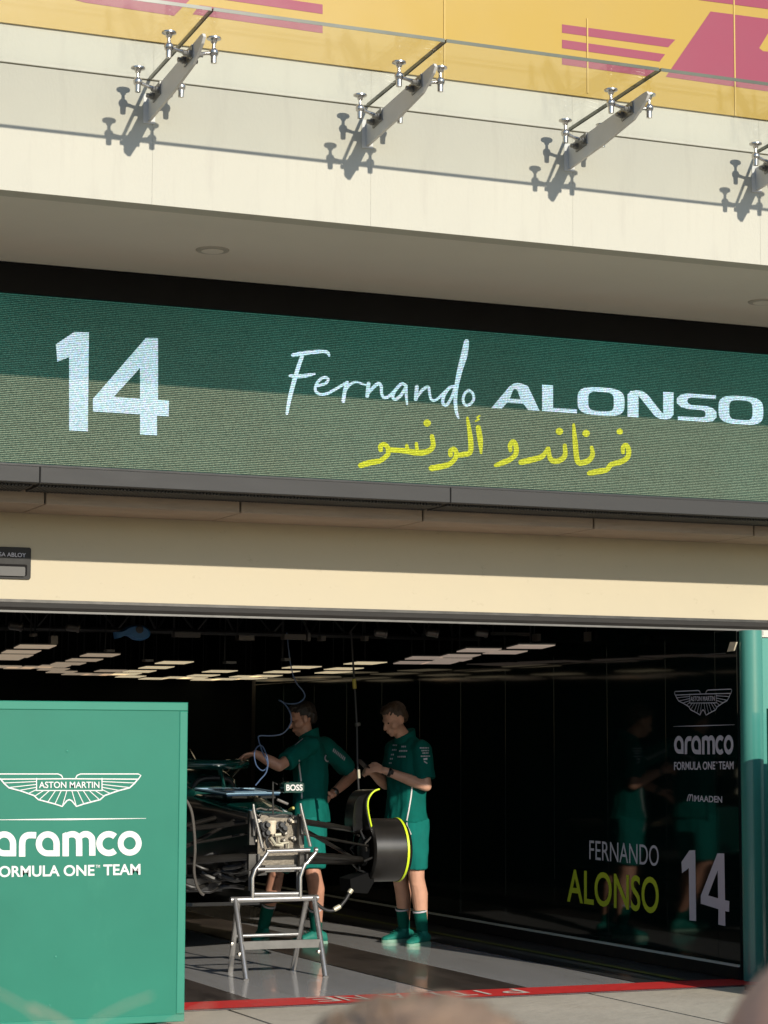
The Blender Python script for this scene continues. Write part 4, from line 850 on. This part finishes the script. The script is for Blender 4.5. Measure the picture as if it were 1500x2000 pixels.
class Body:
    """joints in the person's own frame: f forward, l left, z up"""
    def __init__(s, base, face, label, scale=1.):
        s.b = Vector(base); s.F = Vector((face[0], face[1], 0)).normalized(); s.L = Vector((-s.F.y, s.F.x, 0)); s.k = scale
        s.root = empty('person', base); tag(s.root, label, 'person')
    def p(s, f, l, z): return s.b+(s.F*f+s.L*l+Vector((0, 0, z)))*s.k
    def ell(s, c, rf, rl, rz, R=None):
        ax = [s.F*rf*s.k, s.L*rl*s.k, Vector((0, 0, rz))*s.k]
        if R: ax = [R@a for a in ax]
        return ('ell', c, ax)
    def cap(s, a, b_, ra, rb, flat=False): return ('cap', a, b_, ra*s.k, rb*s.k, flat)
    def ringz(s, f, l, z, rf, rl, n=22, ex=2.3, tilt=0.):
        o = []
        for k in range(n):
            t = 2*math.pi*k/n; a, b_ = math.cos(t), math.sin(t); df = rf*math.copysign(abs(a)**(2/ex), a); o.append(s.p(f+df, l+rl*math.copysign(abs(b_)**(2/ex), b_), z+tilt*df))
        return o
    def head(s, c, pitch, yaw=0., k=1.):
        """returns shapes for skin, hair shapes, eye centres; c = head centre, pitch>0 looks down"""
        R = Matrix.Rotation(yaw, 3, 'Z')@Matrix.Rotation(pitch, 3, s.L); c = Vector(c)
        q = lambda f, l, z: c+R@((s.F*f+s.L*l+Vector((0, 0, z)))*s.k*k)
        e = lambda f, l, z, rf, rl, rz: s.ell(q(f, l, z), rf*k, rl*k, rz*k, R)
        sk = [e(-.012, 0, .035, .096, .076, .088), e(.022, 0, -.02, .070, .066, .085), e(.042, 0, -.075, .045, .044, .038), e(.062, 0, -.095, .025, .026, .02), e(.068, 0, .02, .028, .05, .016),
              s.cap(q(.085, 0, .005), q(.108, 0, -.035), .009*k, .0135*k), e(.088, 0, -.063, .014, .022, .009), e(.088, 0, -.072, .012, .02, .008), e(.04, .055, -.03, .04, .018, .03), e(.04, -.055, -.03, .04, .018, .03)]
        for l in (1, -1): sk += [e(-.012, l*.078, -.01, .021, .009, .034), e(-.006, l*.076, -.036, .011, .008, .012)]
        hair = [e(-.020, 0, .048, .096, .0795, .083), e(.03, 0, .094, .052, .058, .032), e(-.070, 0, .005, .044, .064, .066), e(-.035, .064, .035, .045, .0185, .040), e(-.035, -.064, .035, .045, .0185, .040), e(.055, .0, .086, .034, .045, .024)]
        eyes = [(q(.082, l*.032, .0)) for l in (1, -1)]
        return sk, hair, eyes, q
    def hand(s, w, d, up_, side, curl=.5, spread=.012, k=1.):
        """palm from wrist w along d; fingers curl towards -up_; thumb on +side"""
        d = Vector(d).normalized(); up_ = Vector(up_).normalized(); side = Vector(side).normalized(); K = s.k*k
        kn = w+d*.085*K; sh = [('ell', w+d*.048*K, [d*.052*K, side*.039*K, up_*.016*K])]
        for i, ln in enumerate((.072, .080, .074, .058)):
            o = side*(.030-.020*i)*K; a = kn+o-d*.012*K; t = curl*.6; b_ = a+(d*math.cos(t)-up_*math.sin(t))*ln*.5*K; t2 = curl*1.6; c = b_+(d*math.cos(t2)-up_*math.sin(t2))*ln*.45*K; t3 = curl*2.4; e = c+(d*math.cos(t3)-up_*math.sin(t3))*ln*.3*K
            sh += [('cap', a, b_, .0095*K, .009*K, False), ('cap', b_, c, .009*K, .0082*K, False), ('cap', c, e, .0082*K, .007*K, False)]
        a = w+d*.025*K+side*.03*K; b_ = a+(d*.7+side*.6-up_*.2).normalized()*.04*K; c = b_+(d*.95-up_*.25).normalized()*.032*K
        return sh+[('cap', a, b_, .014*K, .011*K, False), ('cap', b_, c, .011*K, .0085*K, False)]
    def shoe(s, ankle, toe_dir, m='shoe', nm='shoe', k=1.):
        d = Vector((toe_dir[0], toe_dir[1], 0)).normalized(); l = Vector((-d.y, d.x, 0)); a = Vector((ankle[0], ankle[1], s.b.z)); K = s.k*k
        def ft(x0, w_, z0, z1): return [a+d*x0*K+l*(w_*math.cos(t))*K+Vector((0, 0, (z0+z1)/2+(z1-z0)/2*math.sin(t)))*K for t in [2*math.pi*i/18 for i in range(18)]]
        rows = [ft(-.085, .016, .02, .05), ft(-.075, .032, .012, .085), ft(-.03, .042, .01, .105), ft(.03, .042, .01, .108), ft(.075, .046, .01, .085), ft(.13, .049, .01, .062), ft(.175, .040, .012, .05), ft(.196, .015, .018, .036)]
        o = skin_mesh(nm, [('loft', rows), ('cap', a+Vector((0, 0, .07))*K, a+Vector((0, 0, .115))*K, .047*K, .043*K, True)], .006*K, m, s.root, 2)
        def ou(off): return [a+d*x*K+l*y*K for x, y in ((-.088, 0), (-.082, .028), (-.03, .043), (.04, .041), (.12, .052), (.17, .044), (.2, .012), (.2, -.012), (.17, -.044), (.12, -.052), (.04, -.041), (-.03, -.043), (-.082, -.028))]
        mb = MB(); mb.loft([[p+Vector((0, 0, .0005)) for p in ou(0)], [p+Vector((0, 0, .014))*K for p in ou(0)], [a+(p-a)*.96+Vector((0, 0, .024))*K for p in ou(0)]]); mb.build('sole', 'shoe_sole', o, True)
        mb = MB()
        for i in range(4):
            x = .045+i*.022; z = .105-i*.010; mb.tube([a+d*x*K+l*.026*K+Vector((0, 0, z-.006))*K, a+d*(x+.008)*K+Vector((0, 0, z+.004))*K, a+d*x*K-l*.026*K+Vector((0, 0, z-.006))*K], .0035*K, 6)
        mb.build('laces', 'sock', o, True)
        return o
def dashes(objs, rows, m, parent, nm, lift=.003):
    """small print on cloth: short strokes cast onto the garment surface"""
    dg = bpy.context.evaluated_depsgraph_get(); bv = []
    for o in objs:
        me = o.data; bv.append(BVHTree.FromPolygons([o.matrix_world@v.co for v in me.vertices], [tuple(p.vertices) for p in me.polygons]))
    def fn(x, y):
        d = ray(x, y); best = None
        for t in bv:
            h, n_, _, ds = t.ray_cast(CAM, d)
            if h is not None and (best is None or ds < best[2]): best = (h, n_, ds)
        if best is None: return (None, None)
        return best[0], best[1] if best[1].dot(d) < 0 else -best[1]
    f = Flat(fn, lift)
    for pts, wd in rows:
        try: f.ribbon(pts, wd, smooth=len(pts) > 2, round_=False)
        except TypeError: pass
    n_ = len(f.v); f.f = [t for t in f.f if max(t) < n_]
    if f.f: return f.build(nm, m, parent)

def crew(base, face, label, skin, hairm, pose):
    b = Body(base, face, label); p = b.p
    J = pose(b)
    hd, hair, eyes, q = b.head(J['head'], J['pitch'], J.get('yaw', 0))
    nb = p(*J['neck']); sh = [b.cap(nb, Vector(J['head'])-Vector((0, 0, .05))-b.F*.01, .056, .055)]+hd
    # torso core inside the shirt keeps the figure in one piece
    sh += [b.cap(p(0, 0, 1.0), p(J['neck'][0], 0, 1.42), .105, .085), b.cap(p(J['neck'][0], 0, 1.40), nb, .07, .055), b.cap(p(0, .06, .95), p(0, -.06, .95), .095, .095)]
    for k in ('l', 'r'):
        S_, E_, W_ = J['sh'+k], J['el'+k], J['wr'+k]
        sh += [b.cap(nb-Vector((0, 0, .07)), S_, .06, .055), b.cap(S_, E_, .052, .041), b.cap(E_, Vector(E_).lerp(Vector(W_), .35), .042, .044), b.cap(Vector(E_).lerp(Vector(W_), .35), W_, .044, .028)]+b.hand(Vector(W_), *J['hand'+k])
        H, Kn, A = J['hip'+k], J['kn'+k], J['an'+k]
        mid = Vector(Kn).lerp(Vector(A), .3)-J['toe'+k].normalized()*.018
        sh += [b.cap(H, Kn, .088, .060), b.cap(Kn, mid, .059, .063), b.cap(mid, A, .063, .039), b.cap(Vector(Kn)+J['toe'+k].normalized()*.01, Vector(Kn)+J['toe'+k].normalized()*.012-Vector((0, 0, .03)), .05, .045)]
    body = skin_mesh('body', sh, .0068, skin, b.root, 2)
    skin_mesh('hair', hair, .005, hairm, b.root, 2, .005, (70, 70, 34))
    for c in eyes: 
        o = MB().lathe(c-b.F*.004, b.F, [(-.008, .003), (-.004, .006), (.004, .0065), (.007, .004), (.008, .001)], 12).build('eye', 'eye', b.root, True)
    # polo: torso loft + sleeves + collar
    h0 = J.get('hem', .915); ln = J.get('lean', 0.)
    rg = [b.ringz(ln*t_, 0, z, rf, rl) for t_, z, rf, rl in ((0, h0, .150, .194), (.1, .99, .137, .180), (.3, 1.10, .126, .168), (.6, 1.25, .128, .180), (.8, 1.36, .128, .192), (.95, 1.45, .108, .190), (1., 1.50, .082, .15), (1., 1.545, .062, .085))]
    ps = [('loft', rg)]
    for k in ('l', 'r'):
        S_, E_ = Vector(J['sh'+k]), Vector(J['el'+k]); e = S_.lerp(E_, .80)
        ps += [b.cap(p(J['neck'][0], 0, J['neck'][2])-Vector((0, 0, .065)), S_, .078, .074), ('ell', S_, [b.F*.078, b.L*.078, Vector((0, 0, .072))]), ('cap', S_, e, .074, .074, True)]
    polo = skin_mesh('polo_shirt', ps, .0075, 'polo', b.root, 3, .015, (9, 9, 4.5))
    col = [b.ringz(ln+.012, 0, 1.515, .080, .088, tilt=-.3), b.ringz(ln+.016, 0, 1.585, .074, .078, tilt=-.5)]
    skin_mesh('collar', [('loft', col)], .006, 'polo', polo, 1)
    sp = [('loft', [b.ringz(0, 0, .80, .125, .180), b.ringz(0, 0, .9, .125, .178), b.ringz(0, 0, 1.0, .118, .165)])]
    for k in ('l', 'r'):
        H, Kn = Vector(J['hip'+k]), Vector(J['kn'+k]); sp += [b.cap(H, H.lerp(Kn, J.get('short', .84)), .112, .094, True)]
    shorts = skin_mesh('shorts', sp, .0075, 'shorts', b.root, 3, .014, (8, 8, 4))
    for k in ('l', 'r'):
        Kn, A = Vector(J['kn'+k]), Vector(J['an'+k]); t = Kn.lerp(A, .60)
        so_ = skin_mesh('sock', [b.cap(t, A, .0525, .044, True), b.cap(A, A-Vector((0, 0, .03)), .044, .042)], .006, 'sock', b.root, 1)
        MB().lathe(t-Vector((0, 0, .018)), (A-t).normalized()*-1, [(0, .0530), (.002, .0542), (.010, .0547), (.012, .0535)], 20).build('sock_band', 'grey_print', so_, True)
        b.shoe(A, J['toe'+k])
    return b, body, polo, shorts, J

# --- standing man looking down at his phone
def pose_phone(b):
    p = b.p; J = {}
    J['neck'] = (.01, 0, 1.53); J['head'] = p(.11, 0, 1.685); J['pitch'] = .42; J['yaw'] = -.1
    for k, l in (('l', 1), ('r', -1)):
        J['sh'+k] = p(-.01, l*.175, 1.455); J['hip'+k] = p(0, l*.095, .93)
    J['ell'] = p(-.02, .225, 1.185); J['elr'] = p(.03, -.225, 1.19)
    J['wrl'] = p(.265, .085, 1.30); J['wrr'] = p(.28, -.06, 1.29)
    J['handl'] = (b.F*.92-b.L*.25+Vector((0, 0, .25)), b.L*.75+Vector((0, 0, .6)), Vector((0, 0, .75))-b.L*.55+b.F*-.2, .75); J['handr'] = (b.F*.92+b.L*.3+Vector((0, 0, .2)), -b.L*.75+Vector((0, 0, .6)), Vector((0, 0, .75))+b.L*.55-b.F*.2, .75)
    fl_, fr_ = at(808, 1846, Z=0), at(768, 1840, Z=0)
    J['anl'] = Vector((fl_.x+.07, fl_.y, .105)); J['anr'] = Vector((fr_.x+.09, fr_.y, .105))
    J['knl'] = Vector(J['hipl']).lerp(J['anl'], .53)+b.F*.015; J['knr'] = Vector(J['hipr']).lerp(J['anr'], .53)+b.F*.015
    J['toel'] = Vector((-.80, -.55, 0)); J['toer'] = Vector((-.95, -.15, 0)); return J
cb = at(800, 1848, Z=0)
b2, body2, polo2, shorts2, J2 = crew((cb.x+.035, cb.y+.15, 0), (-.975, -.22), 'crew member in green kit standing apart from the car, head bowed to a phone', 'skin_b', 'hair_brown', pose_phone)
ph = (Vector(J2['wrl'])+Vector(J2['wrr']))/2+b2.F*.125+Vector((0, 0, .045))
M = Matrix.Translation(ph)@Matrix(((b2.L.x, b2.F.x, 0, 0), (b2.L.y, b2.F.y, 0, 0), (0, 0, 1, 0), (0, 0, 0, 1)))@Matrix.Rotation(.7, 4, 'X')
po = MB().box((-.036, -.07, -.004), (.036, .07, .004), M).build('mobile_phone', 'phone'); tag(po, 'black mobile phone held in both hands by a crew member', 'phone')
MB().box((-.033, -.066, .0042), (.033, .066, .005), M).build('screen', 'tray_top', po)
wA = Vector(J2['wrl']).lerp(Vector(J2['ell']), .12); wd = (Vector(J2['ell'])-Vector(J2['wrl'])).normalized()
wt = MB().lathe(wA-wd*.012, wd, [(0, .033), (.003, .0355), (.021, .0365), (.024, .034)], 20).build('wrist_watch', 'watch', None, True); tag(wt, 'black watch on the wrist of the man with the phone', 'watch')
MB().lathe(wA+b2.L*.030-Vector((0, 0, .0)), b2.L, [(0, .018), (.008, .018), (.010, .012)], 16).build('watch_face', 'dark_steel', wt, True)
bpy.context.view_layer.update()
rows = []
for y, w0, w1 in ((1461, 820, 837), (1466, 823, 836), (1471, 825, 835), (1477, 822, 838)):
    x = w0
    while x < w1: rows.append(([(x, y), (x+2.0, y)], 2.3)); x += 3.0
rows += [([(827, 1483), (834, 1482)], 3.5), ([(828, 1487), (834, 1491)], 2)]
for y, w0, w1 in ((1456, 768, 776), (1465, 767, 775), (1474, 765, 770), (1482, 763, 768), (1490, 761, 766), (1459, 785, 794), (1467, 781, 795), (1478, 778, 791)):
    x = w0
    while x < w1: rows.append(([(x, y), (x+2.2, y+.3)], 3.0)); x += 3.2
tag(dashes([polo2], rows, 'grey_print', polo2, 'sponsor_print'), kind='stuff')
dashes([polo2], [([(805, 1533), (803, 1555), (799, 1580), (795, 1603)], 2.4)], 'white_print', polo2, 'piping')
dashes([shorts2], [([(795, 1606), (796, 1614), (800, 1623), (803, 1630)], 2.4)], 'white_print', shorts2, 'piping')

# --- man at the car, left arm reaching over the cockpit, right hand on hip
def pose_reach(b):
    p = b.p; J = {}
    J['neck'] = (.03, 0, 1.52); J['short'] = .95; J['head'] = p(.06, .01, 1.685); J['pitch'] = .28; J['yaw'] = .25
    J['shl'] = at(603, 1455, Y=15.75); J['shr'] = at(632, 1456, Y=16.12)
    J['hipl'] = p(0, .09, .94); J['hipr'] = p(0, -.09, .94)
    J['ell'] = at(545, 1496, Y=15.62); J['wrl'] = at(499, 1472, Y=15.66)
    J['elr'] = at(690, 1513, Y=16.30); J['wrr'] = at(647, 1553, Y=16.10)
    d = Vector(J['wrl'])-Vector(J['ell']); J['handl'] = (Vector((-1, .1, -.12)), Vector((0, -.1, 1)), Vector((.1, .9, -.2)), .62)
    J['handr'] = (Vector((-.6, -.45, -.55)), Vector((.5, -.7, .3)), Vector((.2, .1, .9)), .35)
    A1, A2 = at(618, 1844, Z=0), at(514, 1838, Z=0)
    J['anl'] = Vector((A1.x, A1.y, .105)); J['anr'] = Vector((A2.x, A2.y, .105))
    J['knl'] = at(611, 1702, Y=15.85); J['knr'] = at(541, 1697, Y=16.28)
    J['toel'] = Vector((-.9, .12, 0)); J['toer'] = Vector((-.62, -.78, 0)); return J
b1, body1, polo1, shorts1, J1 = crew((6.14, 15.98, 0), (-.86, .5), 'crew member in green kit reaching one arm over the race car, other hand on hip', 'skin', 'hair_dark', pose_reach)
wA = Vector(J1['wrr']).lerp(Vector(J1['elr']), .14); wd = (Vector(J1['elr'])-Vector(J1['wrr'])).normalized()
wt = MB().lathe(wA-wd*.012, wd, [(0, .033), (.003, .0355), (.021, .0365), (.024, .034)], 20).build('wrist_watch', 'watch', None, True); tag(wt, 'dark watch on the wrist resting on a hip beside the car', 'watch')
MB().lathe(wA+Vector((0, -.03, 0)), (0, -1, 0), [(0, .016), (.008, .016), (.010, .011)], 16).build('watch_face', 'dark_steel', wt, True)
bpy.context.view_layer.update()
rows = [([(592-i*3.2, 1438+i*2.6), (598-i*3.2, 1445+i*2.6)], 1.8) for i in range(8)]+[([(576, 1456), (592, 1443)], 1.4), ([(566, 1449), (571, 1453)], 2), ([(636, 1475), (634, 1481), (637, 1487), (641, 1487)], 2.4)]
rows += [([(652+i*3, 1462+i*2.4), (650+i*3, 1468+i*2.4)], 1.8) for i in range(8)]
tag(dashes([polo1], rows, 'grey_print', polo1, 'sponsor_print'), kind='stuff')
dashes([polo1], [([(584, 1484), (586, 1505), (589, 1530), (590, 1560)], 2.6), ([(648, 1570), (651, 1590)], 2)], 'white_print', polo1, 'piping')

# --- spectators between the camera and the garage (only tops of heads show)
def spectator(base, top, face, label, hairm, skin, hk=1., long_=False, bald=False):
    b = Body(base, face, label, top/1.80); p = b.p
    hc = p(.02, 0, 1.80-.125*hk)
    hd, hair, eyes, q = b.head(hc, .1, 0, hk)
    sh = hd+[b.cap(p(0, 0, 1.45), hc-Vector((0, 0, .06)), .06, .055), b.cap(p(0, 0, 1.0), p(0, 0, 1.42), .13, .13), b.cap(p(0, .17, 1.43), p(0, -.17, 1.43), .06, .06)]
    for l in (1, -1):
        sh += [b.cap(p(0, l*.19, 1.42), p(.02, l*.24, 1.12), .05, .04), b.cap(p(.02, l*.24, 1.12), p(.06, l*.24, .87), .04, .028)]+b.hand(p(.06, l*.24, .87), Vector((0, 0, -1)), b.L*l, b.F, .4)
        sh += [b.cap(p(0, l*.09, .95), p(.01, l*.1, .5), .085, .055), b.cap(p(.01, l*.1, .5), p(-.01, l*.1, .09), .055, .04)]
    skin_mesh('body', sh, .011, skin, b.root, 2)
    if not bald:
        if long_: hair = hair+[b.cap(q(-.07, .03, .02), q(-.10, .05, -.2), .06*hk, .045*hk), b.cap(q(-.07, -.03, .02), q(-.10, -.05, -.2), .06*hk, .045*hk)]
        skin_mesh('hair', hair, .008, hairm, b.root, 2, .006, (90, 90, 40))
    else:
        skin_mesh('hair', [b.ell(q(-.07, l*.05, -.015), .05*hk, .035*hk, .05*hk) for l in (1, -1)], .008, hairm, b.root, 2, .004, (90, 90, 40))
    for c in eyes: MB().lathe(c-b.F*.004, b.F, [(-.008, .004), (0, .010), (.008, .007), (.010, .001)], 10).build('eye', 'eye', b.root, True)
    rg = [b.ringz(0, 0, z, rf, rl) for z, rf, rl in ((.88, .15, .2), (1.1, .145, .19), (1.35, .145, .21), (1.44, .11, .2), (1.49, .065, .09))]
    ps = [('loft', rg)]+[b.cap(p(0, l*.19, 1.42), p(.015, l*.23, 1.2), .075, .07, True) for l in (1, -1)]
    skin_mesh('t_shirt', ps, .012, 'shirt_grey', b.root, 2, .006)
    skin_mesh('trousers', [('loft', [b.ringz(0, 0, .8, .13, .185), b.ringz(0, 0, .98, .12, .17)])]+[b.cap(p(0, l*.09, .95), p(-.01, l*.1, .1), .11, .07, True) for l in (1, -1)], .012, 'jeans', b.root, 2, .006)
    for l in (1, -1): b.shoe(p(-.01, l*.1, 0), (b.F.x, b.F.y), 'hose_black')
    return b, q
c = at(850, 1922, Y=1.0)
bh, q = spectator((c.x-.0, c.y+.02, 0), c.z-.012, (fw.x, fw.y), 'spectator with fair brown hair below the trestle, seen from behind', 'hair_fair', 'skin', 1.28, True)
hs = MB()   # loose strands over the crown
for i in range(36):
    a = random.uniform(0, 6.28); l_ = random.uniform(-.08, .08); f_ = random.uniform(-.10, .06)
    t_ = math.sqrt(max(0, 1-(l_/.10)**2)); p0 = q(f_, l_*.8, .105*t_+.01); p1 = q(f_+random.uniform(-.02, .02), l_, .118*t_+.012); p2 = q(f_+random.uniform(-.03, .03), l_*1.15, .10*t_)
    hs.tube([p0, p1, p2], .0007, 4)
h_ = hs.build('loose_hair', 'hair_fair', bh.root); tag(h_, kind='stuff')
c = at(1668, 1828, Y=.95)
spectator((c.x, c.y, 0), c.z, (fw.x, fw.y), 'balding spectator beside the round column, seen from behind', 'hair_grey', 'skin_b', 1.2, False, True)
c = at(300, 2085, Y=.95)
bw, q = spectator((c.x, c.y, 0), c.z, (fw.x, fw.y), 'spectator with wisps of loose fair hair before the barrier board', 'hair_fair', 'skin', 1.15, True)
hs = MB()
for i in range(7):
    l_ = random.uniform(-.03, .05); f_ = random.uniform(-.06, .04); h = random.uniform(.012, .042); s_ = random.choice((-1, -1, 1))
    pts = [q(f_, l_, .11), q(f_, l_+s_*h*.35, .128+h*.45), q(f_, l_+s_*h*.9, .13+h*.8), q(f_, l_+s_*h*1.6, .132+h)]
    hs.tube(spline(pts, 4), .00035, 4)
h_ = hs.build('loose_hair', 'hair_blond', bw.root); tag(h_, kind='stuff')
